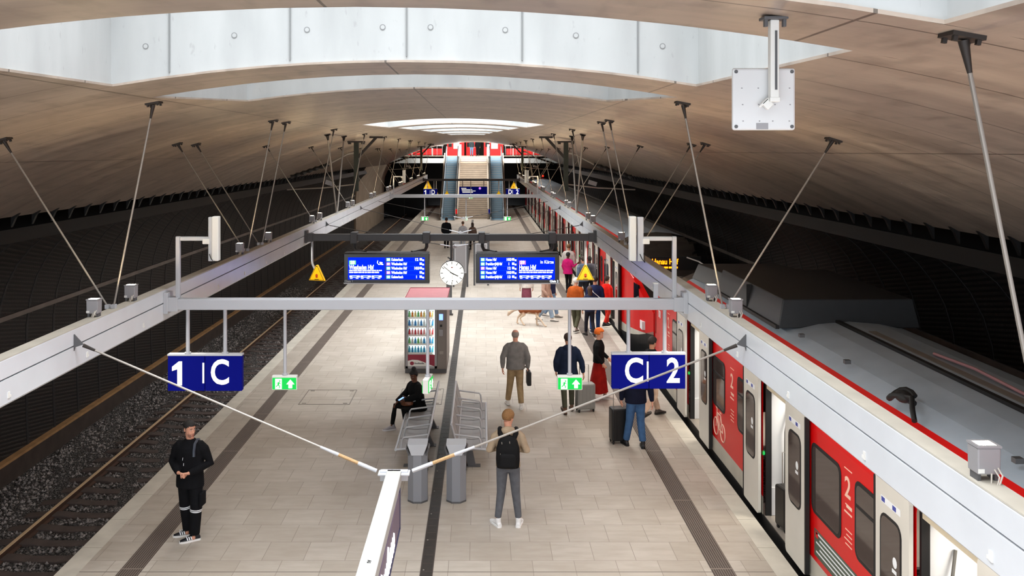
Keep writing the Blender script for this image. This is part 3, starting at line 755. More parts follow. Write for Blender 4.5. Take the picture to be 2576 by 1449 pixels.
for sx, nm in ((-1, 'left'), (1, 'right')):
    a = V((sx*3.53, 9.45, 3.80)); e = V((-.17 + sx*.16, 9.45, 2.43)); d = e - a
    t = thing('stay_cable', 'steel cable from the %s beam down to the hanging banner' % nm, 'cable', a, group='stay cables of the banner')
    b = MB(); b.tube([(0, 0, 0), d*.86], .012, 8); b.build('strand', RODM, t, smooth=True)
    b = MB(); b.tube([d*.80, d*.86, d*.865], [.014, .02, .016], 8); b.build('upper_terminal', GREYM, t, smooth=True); b = MB(); b.tube([d*.925, d*.93, d*.99], [.016, .022, .022], 8); b.build('lower_terminal', GREYM, t, smooth=True)
    b = MB(); b.tube([d*.86, d*.93], .019, 8); b.build('turnbuckle', WRAP, t, smooth=True)
    b = MB(); b.tube([(0, 0, 0), d*.04], [.022, .014], 8); b.build('socket', DARKM, t)
for y, zc, w in ((24.7, 3.2, 'behind the departure displays'), (31.7, 2.95, 'beyond the clock'), (36.5, 3.1, 'near the escalators')):
    t0 = thing('tie_joint', 'small steel joint where two cross ties meet %s' % w, 'cable joint', (.0, y, zc), group='cable joints'); b = MB(); b.cyl((0, -.05, 0), (0, .05, 0), .05, 10); b.box(-.09, .09, -.02, .02, -.02, .02); b.build('ring', GREYM, t0)
    for sx, nm in ((-1, 'left'), (1, 'right')):
        a = V((sx*3.53, y, 3.80)); d = V((sx*.05, y, zc)) - a
        t = thing('cross_tie', 'thin dark cable from the %s beam to the joint %s' % (nm, w), 'cable', a, group='cross ties'); b = MB(); b.tube([(0, 0, 0), d*.9], .010, 6); b.build('strand', DARKM, t)
        b = MB(); b.tube([d*.9, d], .018, 6); b.build('terminal', GREYM, t)

# ------------------------------------------------------------------ square panel antenna under the vault
t = thing('panel_antenna', 'white square panel hanging from the vault on a white arm', 'antenna', (2.36, 4.75, vz(2.36)))
b = MB(); b.obox((0, 0, -.012), (.13, .10, .016)); b.obox((-.05, -.02, -.035), (.018, .03, .05)); b.obox((.05, -.02, -.035), (.018, .03, .05)); b.build('ceiling_plate', DGREY, t, bevel=.003)
b = MB(); b.box(-.026, .022, -.03, .02, -.45, -.02); b.build('arm', WHITEP, t, bevel=.006)
b = MB(); b.box(-.003, .010, -.032, -.03, -.40, -.08); b.build('slot', DGREY, t)
b = MB(); b.box(-.03, .026, -.034, .024, -.465, -.44); b.obox((-.035, .0, -.475), (.05, .03, .045), Matrix.Rotation(.8, 3, 'Y')); b.obox((-.055, -.005, -.468), (.012, .02, .07), Matrix.Rotation(.8, 3, 'Y')); b.build('elbow', WHITEP, t, bevel=.004)
b = MB(); b.box(-.215, .130, .03, .055, -.617, -.277); pl = b.build('panel', M('antenna_white', (214, 214, 214), .5), t, bevel=.014)
for x in (-.195, .11):
    for z in (-.597, -.297): b = MB(); b.cyl((x, .0305, z), (x, .026, z), .010, 10); b.build('screw', DGREY, pl)
b = MB(); b.box(-.085, -.02, .028, .03, -.612, -.578); b.build('rating_plate', LAMPG, pl)
rnd = random.Random(2); b = MB()
for k in range(12): q = (-.17 + .09*(k % 4) + rnd.uniform(-.01, .01), -.57 + .09*(k//4)); b.box(q[0], q[0] + .008, .0288, .03, q[1], q[1] + .006)
b.build('dimples', LAMPG, pl)

# ------------------------------------------------------------------ catenary hangers
GREEND = M('mast_green', (40, 46, 36), .6)
for y, f in ((32.8, 'near'), (68.0, 'far')):
    for sx, nm in ((-1, 'left'), (1, 'right')):
        x = sx*3.93; zc = vz(3.93) - .07
        t = thing('catenary_mast', '%s dark green hanging mast with overhead wire arm on the %s' % (f, nm), 'mast', (x, y, 4.4), group='catenary masts')
        b = MB(); b.box(-.085, .085, -.08, .08, 0, zc - 4.4); b.build('post', GREEND, t)
        b = MB(); b.box(-.32, .32, -.12, .12, zc - 4.4 - .06, zc - 4.4); b.box(-.3, -.2, -.1, .1, zc - 4.4 - .12, zc - 4.4 - .05); b.box(.2, .3, -.1, .1, zc - 4.4 - .12, zc - 4.4 - .05); b.build('head_plate', DARKM, t)
        b = MB(); e = V((-sx*.75, 0, vz(3.2) - 4.48)); b.bar((0, 0, 1.2), e, .10, .10); b.build('brace', DARKM, t); b = MB(); b.obox(e, (.5, .2, .07)); b.build('brace_plate', DARKM, t)
        b = MB(); b.tube([(sx*.08, 0, 1.45), (sx*.3, 0, 1.40)], .05, 8); b.tube([(sx*.3, 0, 1.4), (sx*1.05, 0, 1.0)], .028, 8); b.build('cantilever', RODM, t)
        b = MB(); pts = [(sx*(1.05 + 1.4*i/12), 0, 1.0 - .47*i/12) for i in range(13)]; b.tube(pts, [.05 if i % 2 else .085 for i in range(13)], 8); b.build('insulator', BLACK, t)
        b = MB(); b.tube([(sx*.08, 0, .25), (sx*1.2, 0, .12), (sx*2.6, 0, .05)], .025, 8); b.build('registration_arm', RODM, t)
        b = MB(); b.obox((sx*1.0, 0, .3), (.3, .2, .16), Matrix.Rotation(.3, 3, 'Y')); b.build('junction_box', LAMPG, t)

# uplift concourse stairs, escalators
YS0, YS1, ZU = 76.0, 85.6, 5.4
t = thing('staircase', 'wide pale stone staircase between the two escalators', 'stairs', (0, YS0, 0))
b = MB(); n = 32
for i in range(n):
    y0 = (YS1 - YS0)*i/n; b.box(-1.3, 1.3, y0, (YS1 - YS0)*(i + 1)/n + .02, max(0, ZU*(i + 1)/n - .6), ZU*(i + 1)/n)
b.build('steps', STONE, t)
b = MB()
for i in range(n): y0 = (YS1 - YS0)*i/n; b.box(-1.3, 1.3, y0 - .004, y0 + .03, ZU*(i + 1)/n - .03, ZU*(i + 1)/n + .002)
b.build('nosing', TACT, t)
for s in (-1, 1):
    b = MB(); b.bar((s*1.36, -.2, .25), (s*1.36, YS1 - YS0, ZU + .25), .10, .55); b.build('stringer', STONE, t)
    b = MB(); b.tube([(s*1.28, -.3, 0), (s*1.28, -.3, .9), (s*1.28, YS1 - YS0, ZU + .9)], .025, 8); b.build('handrail', RODM, t)
for sx, nm in ((-1, 'left'), (1, 'right')):
    t = thing('escalator', '%s escalator with blue grey steps rising to the concourse' % nm, 'escalator', (sx*2.12, YS0 - .3, 0))
    b = MB(); n = 34
    for i in range(n): y0 = .6 + (YS1 - YS0 - .3)*i/n; b.box(-.5, .5, y0, y0 + .3, max(0, ZU*(i + 1)/n - .5), ZU*(i + 1)/n)
    b.box(-.5, .5, -1.2, .6, 0, .02); b.build('steps', ESCT, t)
    b = MB()
    for i in range(n): y0 = .6 + (YS1 - YS0 - .3)*i/n; b.box(-.5, .5, y0 - .006, y0 + .035, ZU*(i + 1)/n - .05, ZU*(i + 1)/n + .003)
    b.build('step_edges', RODM, t)
    for s in (-1, 1):
        b = MB(); p = [(-1.2, 0), (.6, 0), (YS1 - YS0 + .3, ZU), (YS1 - YS0 + 1.6, ZU), (YS1 - YS0 + 1.6, ZU + .9), (YS1 - YS0 + .2, ZU + .95), (.4, .95), (-1.0, .9), (-1.3, .6)]
        b.prism([(q[0], q[1]) for q in p], 'x', s*.58 - .04, s*.58 + .04) ; b.build('balustrade', ESCG, t)
        b = MB(); b.tube([(s*.58, -1.25, .3), (s*.58, -1.35, .6), (s*.58, -1.0, .93), (s*.58, .4, .98), (s*.58, YS1 - YS0 + .2, ZU + .98), (s*.58, YS1 - YS0 + 1.6, ZU + .93)], .04, 8); b.build('handrail', BLACK, t)
        if s == sx: b = MB(); b.bar((s*.72, .3, .1), (s*.72, YS1 - YS0 + .3, ZU + .1), .12, .5); b.build('skirting', STONE, t)
    b = MB(); b.box(.64 if sx < 0 else -.78, .78 if sx < 0 else -.64, -.6, -.45, .5, .9); b.build('call_box', REDW if sx < 0 else BLUE, t)
# long blue sign by the stairs
t = thing('wayfinding_sign', 'long dark blue wayfinding sign hung in front of the stairs', 'sign', (0.13, CB4 + .25, 2.6))
b = MB(); b.box(-1.05, 1.05, -.05, .05, 0, .62); b.build('panel', BLUE, t)
b = MB()
for k, (zz, ww) in enumerate(((.5, .35), (.4, .75), (.30, .98), (.2, .8))): b.box(-.9 + .03*k, -.9 + ww*1.1, -.054, -.05, zz - .03, zz + .03)
b.build('small_print', SIGNW, t)
b = MB(); b.ball((.5, -.05, .5), (.09, .012, .09), 10, 6); b.build('round_mark', BADGEP, t)
for x in (-.8, .8): b = MB(); b.cyl((x, 0, .62), (x, 0, 1.06), .03, 8); b.build('hanger_post', GREYM, t)
# concourse: red kiosks, banners, railings
for x0, x1, y, z1, lab in ((-3.0, -1.15, 95, 7.2, 'red kiosk wall at the top of the left escalator'), (-.95, .15, 97, 7.2, 'red kiosk wall at the head of the stairs'), (1.0, 3.1, 95, 7.2, 'red kiosk wall at the top of the right escalator')):
    t = thing('kiosk', lab, 'kiosk', ((x0 + x1)/2, y, 5.4)); w = x1 - x0
    b = MB(); b.box(-w/2, w/2, 0, 1.5, 0, z1 - 5.4); b.build('wall', REDW, t)
    b = MB(); b.box(-w*.12, w*.22, -.05, 0, .75, 1.5); b.build('notice_board', SIGNW, t)
    b = MB(); b.box(-w*.42, -w*.22, -.05, 0, .95, 1.45); b.build('hatch', BLACK, t)
for sx, nm in ((-1, 'left'), (1, 'right')):
    t = thing('red_banner_panel', 'red panel behind the %s concourse railing' % nm, 'panel', (sx*5.2, 90, 5.4)); b = MB(); b.box(-1.9, 1.9, 0, .08, .1, .75); b.build('board', REDW, t)
    for k in (-1.2, .9): b = MB(); b.box(k - .06, k + .06, -.05, .1, 0, .8); b.build('post', PORTAL, t)
    t = thing('gallery_railing', 'thin railing along the concourse edge %s of the stairs' % nm, 'railing', (sx*5.7, 85.8, 5.4))
    b = MB(); b.box(-2.7, 2.7, -.02, .02, 1.0, 1.05); b.build('handrail', RODM, t)
    p = MB(); p.box(-.02, .02, -.02, .02, 0, 1.0)
    for k in range(11): o = p.build('baluster', DGREY, t); o.location = (-2.6 + .52*k, 0, 0)
    t = thing('pillar_light', 'tall bright white light column at the head of the %s escalator' % nm, 'lamp', (sx*1.42 + (.05 if sx < 0 else 0), 86.2, 5.4)); b = MB(); b.box(-.12, .12, -.06, .06, .05, 1.15); b.build('tube', M('column_light_' + nm, (255, 255, 255), .4, emit=(240, 246, 255), es=2.5), t); b = MB(); b.box(-.14, .14, -.08, .08, 0, .05); b.build('foot', GREYM, t)
area('concourse_light', (0, 91, 8.3), (0, 0, 0), 14, 8, 700, (1, .95, .9))
for yy in (74.0, 80.5): area('stair_fill', (0, yy, vz(0) - .06), (0, 0, 0), 5, .4, 420, (1, .96, .9))  # fill lamps added to brighten the far stairs
area('portal_fill', (0, 84.0, 6.3), (math.radians(65), 0, 0), 12, .3, 600, (1, .97, .94))  # fill lamp added to lift the portal face
# signal lamps in the dark tunnel mouth
for x, y, z, lab in ((-7.2, 90.0, 2.4, 'red signal light in the dark tunnel left of the escalators'), (-5.0, 93, 2.5, 'second red signal light in the left tunnel'), (7.2, 92, 3.2, 'red signal light in the right tunnel')):
    t = thing('signal', lab, 'signal', (x, y, z)); b = MB(); b.box(-.15, .15, .0, .2, -.3, .3); b.build('housing', BLACK, t); b = MB(); b.ball((0, 0, .08), .09, 10, 8); b.build('red_lens', M('signal_red', (255, 20, 10), .4, emit=(255, 20, 8), es=6) if 'signal_red' not in bpy.data.materials else bpy.data.materials['signal_red'], t)
    b = MB(); b.box(-.04, .04, .08, .16, -.3 - z - 1.1, -.3); b.build('post', BLACK, t)
# ------------------------------------------------------------------ trains
SX, TW = 5.285, 3.0
def rrect(y0, y1, z0, z1, r, n=4):
    P = []
    for cy, cz, a0 in ((y1 - r, z1 - r, 0), (y0 + r, z1 - r, 90), (y0 + r, z0 + r, 180), (y1 - r, z0 + r, 270)):
        for k in range(n + 1):
            a = math.radians(a0 + 90*k/n); P.append((cy + r*math.cos(a), cz + r*math.sin(a)))
    return P
def window(parent, y0, y1, z0, z1, x=SX, split=False, r=.12):
    b = MB(); P = rrect(y0, y1, z0, z1, r); b.prism(P, 'x', x - .008, x + .02); w = b.build('window', RUBBER, parent, world=True)
    b = MB(); m = .045; b.prism(rrect(y0 + m, y1 - m, z0 + m, z1 - m, r*.75), 'x', x - .0105, x - .006); g = b.build('pane', TGL, None, world=False)
    g.parent = w; g.data.transform(Matrix.Translation(-parent.location))
    if split:
        b = MB(); zz = z1 - (z1 - z0)*.32; b.box(x - .016, x - .008, y0 + .03, y1 - .03, zz - .018, zz + .018); s = b.build('window_bar', RUBBER, None); s.parent = w; s.data.transform(Matrix.Translation(-parent.location))
    return w
PROF_T = [(.10, -.75, 0), (.02, -.22, 0), (0, .07, 1), (0, .36, 2), (0, 1.0, 2), (0, 1.9, 2), (0, 2.14, 2), (.03, 2.42, 2), (.11, 2.62, 2), (.22, 2.78, 2), (.345, 2.875, 3), (.6, 2.98, 3), (1.0, 3.07, 3), (1.5, 3.11, 3),
          (2.0, 3.07, 3), (2.4, 2.98, 3), (2.66, 2.875, 2), (2.78, 2.78, 2), (2.97, 2.42, 2), (3.0, 2.14, 2), (3.0, .36, 1), (3.0, .07, 0), (2.9, -.75, 0)]
def nose(y, yn, L):
    """section shrink towards the nose: returns (width factor, roof z limit, lift)"""
    u = max(0.0, 1 - abs(y - yn)/L)
    return 1 - .34*u**2.6, 3.11 - 1.9*u**1.35, .55*u**3
def body(parent, ya, yb, doors, yn, L):
    b = MB(); st = sorted({ya, yb} | {d for p in doors for d in p} | {yn + (1 if yb > ya and yn < (ya+yb)/2 else -1)*L*k/9 for k in range(10)})
    st = [q for q in st if ya - 1e-6 <= q <= yb + 1e-6]
    def sec(y):
        wf, zl, lift = nose(y, yn, L)
        out = []
        for x, z, m in PROF_T:
            xx = TW/2 + (x - TW/2)*wf
            zz = min(z, zl - (.0 if z < 2.9 else 0) - .10*abs(x/TW - .5)*(z > zl)) if z > .5 else z + (lift if z < .1 else lift*.3)
            out.append((SX + xx, y, zz))
        return out
    S = [sec(q) for q in st]
    for i in range(len(st) - 1):
        op = any(st[i] >= d0 - 1e-6 and st[i+1] <= d1 + 1e-6 for d0, d1 in doors)
        mid = (st[i] + st[i+1])/2; u = 1 - abs(mid - yn)/L
        for j in range(len(PROF_T) - 1):
            if op and 2 <= j <= 6: continue
            m = PROF_T[j][2]
            if u > 0 and (m == 3 or 9 <= j <= 17): m = 4                              # windscreen on the sloping end
            b.poly([S[i][j], S[i][j+1], S[i+1][j+1], S[i+1][j]][::-1], m)
    e = S[0] if abs(st[0] - yn) < .01 else S[-1]
    b.poly(e, 2)
    return b.build('body', [RUBBER, TGREY, RED, ROOF, GLASSD], parent, smooth=30, world=True)
STK = [M('sticker_white', (225, 228, 232), .5), M('sticker_blue', (60, 70, 150), .5), M('sticker_green', (110, 170, 110), .5)]
def leaf(parent, y0, y1, glow=False):
    b = MB(); x0 = SX - .075; b.prism(rrect(y0, y1, .075, 2.28, .06, 3), 'x', x0, x0 + .045); d = b.build('door', TWHITE, parent, world=True)
    T = Matrix.Translation(-parent.location); m = .13
    yw0, yw1 = y0 + (y1 - y0)*.2, y1 - (y1 - y0)*.17
    for nm, g, mm in (('window_seal', 0, RUBBER), ('window', .03, TGL)):
        b = MB(); b.prism(rrect(yw0 + g, yw1 - g, .87 + g, 1.92 - g, .13 - g, 4), 'x', x0 - .004 - g*.1, x0 + .002); o = b.build(nm, mm, d); o.data.transform(T)
    b = MB(); b.box(x0 - .003, x0, yw0 + .03, yw1 - .02, 2.02, 2.09); o = b.build('sticker', STK[0], d); o.data.transform(T)
    b = MB(); b.box(x0 - .005, x0 - .002, yw0 + .12, yw0 + .2, 2.03, 2.08); b.box(x0 - .005, x0 - .002, yw1 - .12, yw1 - .04, 2.03, 2.08); o = b.build('sticker_mark', STK[1], d); o.data.transform(T)
    b = MB(); b.ball((x0 - .008, yw0 + .14, 1.48), (.004, .05, .06), 8, 6); b.box(x0 - .009, x0 - .004, yw0 + .1, yw0 + .2, 1.36, 1.40); o = b.build('door_mark', STK[0], d); o.data.transform(T)
    e = y1 if glow else y0
    b = MB(); b.box(x0 - .006, x0 + .05, e - .02, e + .02, .1, 2.25); o = b.build('edge_seal', RUBBER, d); o.data.transform(T)
    return d
POLE = M('grab_pole', (120, 118, 112), .35, .5)
def vestibule(parent, y0, y1):
    b = MB(); b.box(SX + .03, SX + TW - .06, y0 - .5, y1 + .5, .02, .055); b.build('vestibule_floor', M('train_floor', (150, 142, 132), .6) if 'train_floor' not in bpy.data.materials else bpy.data.materials['train_floor'], parent, world=True)
    b = MB(); b.box(SX + .02, SX + .10, y0 - .01, y1 + .01, .03, .062); b.build('sill', RODM, parent, world=True)
    b = MB(); b.box(SX + .12, SX + 1.05, y1 + .05, y1 + .10, .06, 2.3); b.box(SX + .12, SX + .6, y1 - .0, y1 + .06, .06, .5); b.build('partition', INTW, parent, world=True)
    b = MB(); b.box(SX + .12, SX + 1.05, y0 - .10, y0 - .05, .06, 2.3); b.build('partition', INTW, parent, world=True)
    for yy in (y0, y1): b = MB(); b.box(SX + .04, SX + .13, yy - .02, yy + .02, .06, 2.2); b.build('door_post', RUBBER, parent, world=True)
    b = MB(); b.box(SX + .05, SX + .5, y0 - .02, y1 + .02, 2.10, 2.46); b.build('lintel', INTB, parent, world=True)
    b = MB(); b.box(SX + TW - .12, SX + TW - .08, y0 - .6, y1 + .6, .05, 2.3); b.box(SX + .3, SX + TW - .1, y0 - .6, y1 + .6, 2.3, 2.33); b.build('inner_wall', INTW, parent, world=True)
    b = MB(); b.tube([(SX + .35, y1 + .02, .2), (SX + .35, y1 - .0, .5), (SX + .35, y1 - .02, 1.4), (SX + .42, y1 + .03, 1.75)], .018, 8); b.build('grab_pole', POLE, parent, world=True)
    b = MB(); b.cyl((SX + .03, y1 + .035, 1.05), (SX + .0, y1 + .035, 1.05), .035, 10); b.build('door_button', M('button_green', (40, 190, 90), .4, emit=(30, 200, 90), es=.4) if 'button_green' not in bpy.data.materials else bpy.data.materials['button_green'], parent, world=True)
    b = MB(); b.box(SX + .9, SX + 1.3, y0 + .1, y1 - .1, 2.285, 2.298); b.build('ceiling_light', STRIP, parent, world=True)
    area('vestibule_light', (SX + 1.1, (y0 + y1)/2, 2.27), (0, 0, 0), .6, 1.0, 30, (1, .93, .82))
    b = MB(); b.box(SX - .02, SX + .03, y0 - .95, y1 + .95, 2.24, 2.30); b.build('door_track', DGREY, parent, world=True)

def two(parent, y, z):
    text('2', .36, (SX - .004, y - .1, z), (PI/2, 0, -PI/2), M('two_cream', (236, 190, 170), .5) if 'two_cream' not in bpy.data.materials else bpy.data.materials['two_cream'], parent, bold=.006).location = V((SX - .004, y + .1, z)) - parent.location
CREAM = M('cream_line', (235, 200, 180), .5)
# near unit
t = thing('commuter_train', 'nearest red commuter train unit with open white doors on the right track', 'train', (SX + 1.5, 12, 0))
DN = [(7.84, 9.07), (12.79, 14.02), (17.85, 19.08)]
body(t, -3, 25.1, DN, 25.1, 4.6)
for d0, d1 in DN:
    vestibule(t, d0, d1); leaf(t, d0 - .80, d0 - .01); leaf(t, d1 + .01, d1 + .80, True)
for (a, c) in ((10.97, 11.95), (9.9, 10.56), (16.2, 17.05), (14.85, 15.42), (5.9, 6.95), (4.9, 5.5)): window(t, a, c, 1.0, 1.95, split=(c - a < .7 or a > 12))
for y in (20.35,): window(t, y - .33, y + .33, 1.0, 1.95, split=True)
def side_x(y, yn): return SX + TW/2 - TW/2*nose(y, yn, 4.6)[0]
def cab_window(parent, P, yn):
    b = MB(); b.loft([[(side_x(y, yn) - .012, y, z) for y, z in P], [(side_x(y, yn) + .03, y, z) for y, z in P]]); b.build('cab_window', GLASSD, parent, world=True)
cab_window(t, [(23.4, 1.02), (23.9, .98), (24.25, 1.15), (24.1, 1.78), (23.7, 1.82), (23.4, 1.8)], 25.1)
for y in (10.76, 15.75, 5.7, 21.1):
    two(t, y, 1.74)
    b = MB()
    for k, (z, h) in enumerate(((1.97, .012), (1.53, .012), (1.50, .03), (1.43, .02), (1.22, .012), (1.16, .012), (1.10, .012), (1.04, .012))): b.box(SX - .005, SX - .001, y - .11, y + .11 - .03*(k % 3), z, z + h)
    b.build('class_lines', CREAM, t, world=True)
# bicycle mark and poster
b = MB()
def ring(y, z, r, w=.012, n=24):
    b.tube([(SX - .003, y + r*math.cos(2*PI*k/n), z + r*math.sin(2*PI*k/n)) for k in range(n + 1)], w, 5)
ring(16.35, .62, .16); ring(16.82, .62, .16)
for a, c in (((16.35, .62), (16.5, .9)), ((16.5, .9), (16.72, .9)), ((16.72, .9), (16.6, .62)), ((16.6, .62), (16.5, .9)), ((16.82, .62), (16.74, .97)), ((16.74, .97), (16.82, 1.0)), ((16.46, .95), (16.56, .95)), ((16.35, .62), (16.6, .62))): b.bar((SX - .003, a[0], a[1]), (SX - .003, c[0], c[1]), .012, .02)
b.build('bicycle_mark', CREAM, t, world=True)
b = MB(); b.box(SX - .004, SX, 9.92, 11.85, .44, .80); pg = b.build('green_poster', GREENP, t, world=True)
b = MB()
for k in range(5): b.box(SX - .007, SX - .003, 10.05 + (.3 if k == 2 else 0), 11.78 - .12*(k % 2), .75 - .062*k, .762 - .062*k + .008)
b.build('poster_lines', STK[0], pg).data.transform(Matrix.Translation(-t.location))
b = MB(); b.box(SX - .007, SX - .003, 11.72, 11.80, .70, .78); b.build('poster_logo', RED, pg).data.transform(Matrix.Translation(-t.location))
for y, z, nm in ((22.35, 1.72, 'DB'),):
    o = text(nm, .26, (0, 0, 0), (PI/2, 0, -PI/2), STK[0], t, bold=.004); o.location = V((side_x(22.4, 25.1) - .004, y + .2, z)) - t.location; o.rotation_euler = (PI/2, 0, -PI/2 - .05)
# roof equipment
b = MB(); b.hexa([(5.62, 14.3, 3.0), (7.95, 14.3, 3.0), (7.95, 18.0, 3.0), (5.62, 18.0, 3.0), (5.72, 14.35, 3.47), (7.85, 14.35, 3.47), (7.85, 17.95, 3.47), (5.72, 17.95, 3.47)])
ac = b.build('air_conditioner', ACG, t, world=True, bevel=.02)
b = MB(); b.box(5.62, 5.73, 16.0, 16.03, 3.02, 3.46); b.box(5.58, 5.64, 14.3, 18, 2.99, 3.05); b.build('side_seam', RUBBER, ac).data.transform(Matrix.Translation(-t.location))
b = MB(); b.hexa([(5.72, 18.25, 3.0), (7.8, 18.25, 3.0), (7.8, 20.6, 2.9), (5.72, 20.6, 2.9), (5.85, 18.3, 3.34), (7.7, 18.3, 3.34), (7.7, 20.5, 3.26), (5.85, 20.5, 3.26)]); b.build('resistor_box', ACG, t, world=True, bevel=.02)
b = MB(); b.box(6.56, 6.63, -3, 14.3, 3.08, 3.135); b.build('roof_groove', RUBBER, t, world=True)
b = MB(); b.tube([(6.98, y, 3.14 + .02*math.sin(y*3)) for y in np.arange(-1, 12.2, .5)], .02, 6); b.build('roof_cable', M('cable_pink', (190, 140, 145), .5), t, world=True)
b = MB(); b.box(6.75, 6.86, -3, 13.5, 3.06, 3.12); b.build('roof_rail', RODM, t, world=True)
for y in (6.0, 8.1, 11.9, 13.6): b = MB(); b.box(5.72, 5.80, y, y + .07, 3.0, 3.05); b.build('roof_clip', DGREY, t, world=True)
b = MB(); b.tube([(5.66 + .14*math.cos(a), 10.15 + .16*math.sin(a), 3.05 + .05*math.sin(2*a)) for a in np.arange(0, 5.5, .4)], .035, 8); b.tube([(5.6, 10.0, 3.1), (5.62, 9.85, 3.12), (5.55, 9.7, 3.04), (5.5, 9.55, 2.95)], .03, 8); b.ball((5.62, 10.05, 3.08), (.09, .14, .07), 10, 6); b.build('hose_coupling', RUBBER, t, world=True, smooth=True)
b = MB(); b.tube([(6.75, 8.2, 3.14), (6.9, 8.0, 3.2), (7.1, 7.9, 3.22)], .06, 8); b.ball((7.1, 7.8, 3.2), (.3, .35, .1), 10, 6); b.build('roof_box', RUBBER, t, world=True, smooth=True)
# far unit
t2 = thing('commuter_train', 'second red commuter train unit, coupled behind the nearest unit, with an orange destination display', 'train', (SX + 1.5, 60, 0))
DF = [(29.2 + 5.0*k, 30.45 + 5.0*k) for k in range(12)]
body(t2, 25.55, 91, DF, 25.55, 4.6)
for k, (d0, d1) in enumerate(DF):
    if k < 4: vestibule(t2, d0, d1)
    else:
        b = MB(); b.box(SX + .3, SX + .34, d0 - .3, d1 + .3, .05, 2.3); b.build('inner_wall', INTB, t2, world=True)
    leaf(t2, d0 - .80, d0 - .01); leaf(t2, d1 + .01, d1 + .80, True)
    window(t2, d1 + .9, d1 + 1.75, 1.0, 1.95); window(t2, d1 + 2.2, d1 + 2.75, 1.0, 1.95)
cab_window(t2, [(26.5, 1.1), (27.0, 1.05), (27.0, 1.85), (26.6, 1.82)], 25.55)
o = text('DB', .26, (0, 0, 0), (PI/2, 0, -PI/2), STK[0], t2, bold=.004); o.location = V((side_x(27.0, 25.55) - .012, 27.65, 1.72)) - t2.location
b = MB(); b.box(side_x(26.3, 25.55) - .05, side_x(26.3, 25.55) + .06, 26.1, 26.45, .56, .80); b.build('number_plate', STK[0], t2, world=True)
wf, zl, li = nose(27.2, 24.85, 4.6)
ZD = 2.42
b = MB(); b.box(5.95, 7.55, 27.0, 27.07, ZD - .2, ZD + .22); b.build('display_panel', BLACK, t2, world=True)
o = text('Hanau Hbf', .24, (0, 0, 0), FACE, LED, t2, bold=.004, sx=.78); o.location = V((6.02, 26.99, ZD + .06)) - t2.location
b = MB()
for k in range(5): b.box(6.1 + .15*k, 6.22 + .15*k, 26.98, 27.0, ZD - .14, ZD - .09)
b.build('display_line', LED, t2, world=True)
b = MB(); b.tube([(7.1, 27.0, 2.62), (7.45, 26.9, 2.5), (7.75, 26.6, 2.3), (8.0, 26.2, 2.0)], .022, 6); b.build('windscreen_glint', WHITEP, t2, world=True)  # white tube stands in for the reflection along the windscreen edge
# bench, bins, machine -----------------------------------------------------------------
def bench(x, s, label):
    """five-seat mesh bench; s = +1: people face +x"""
    t = thing('bench', label, 'bench', (x, 16.05, 0), group='back to back benches')
    n, p = 5, .59
    for k in range(n):
        y0 = .02 + k*p
        b = MB(); b.prism([(s*.04, .43), (s*.30, .415), (s*.52, .44), (s*.56, .42), (s*.56, .405), (s*.52, .42), (s*.30, .395), (s*.04, .41)], 'y', y0, y0 + p - .04); b.build('seat', BENCHM, t)
        b = MB(); b.hexa([(s*.02, y0, .5), (s*.035, y0, .5), (s*.035, y0 + p - .04, .5), (s*.02, y0 + p - .04, .5), (s*-.09, y0, .88), (s*-.075, y0, .88), (s*-.075, y0 + p - .04, .88), (s*-.09, y0 + p - .04, .88)]); b.build('backrest', BENCHM, t)
    for k in range(n + 1):
        y = k*p; b = MB()
        b.tube([(s*-.04, y, .70), (s*.42, y, .64), (s*.45, y, .60), (s*.47, y, .43)], .017, 8); b.build('armrest', BENCH, t, smooth=True)
    b = MB(); b.tube([(s*-.085, -.02, .89), (s*-.085, n*p + .02, .89)], .022, 8); b.tube([(s*.03, -.02, .46), (s*.03, n*p + .02, .46)], .022, 8); b.tube([(s*.565, -.02, .42), (s*.565, n*p + .02, .42)], .024, 8); b.build('rail', BENCH, t, smooth=True)
    for y in (0, n*p): b = MB(); b.tube([(s*-.085, y, .89), (s*.03, y, .46), (s*.565, y, .42)], .022, 8); b.build('end_frame', BENCH, t, smooth=True)
    for y in (.35, n*p*.5, n*p - .35):
        b = MB(); b.hexa([(s*.22, y - .05, 0.012), (s*.36, y - .05, 0.012), (s*.36, y + .05, 0.012), (s*.22, y + .05, 0.012), (s*.10, y - .03, .41), (s*.28, y - .03, .40), (s*.28, y + .03, .40), (s*.10, y + .03, .41)])
        b.hexa([(s*-.06, y - .05, 0.012), (s*.1, y - .05, 0.012), (s*.1, y + .05, 0.012), (s*-.06, y + .05, 0.012), (s*.12, y - .03, .40), (s*.26, y - .03, .40), (s*.26, y + .03, .40), (s*.12, y + .03, .40)])
        b.box(min(s*-.1, s*.45), max(s*-.1, s*.45), y - .07, y + .07, 0, .014); b.build('leg', DGREY, t)
    return t
bench(-.24, -1, 'left metal mesh bench with the seated woman, facing the empty track')
bench(.30, 1, 'right empty metal mesh bench, facing the train')
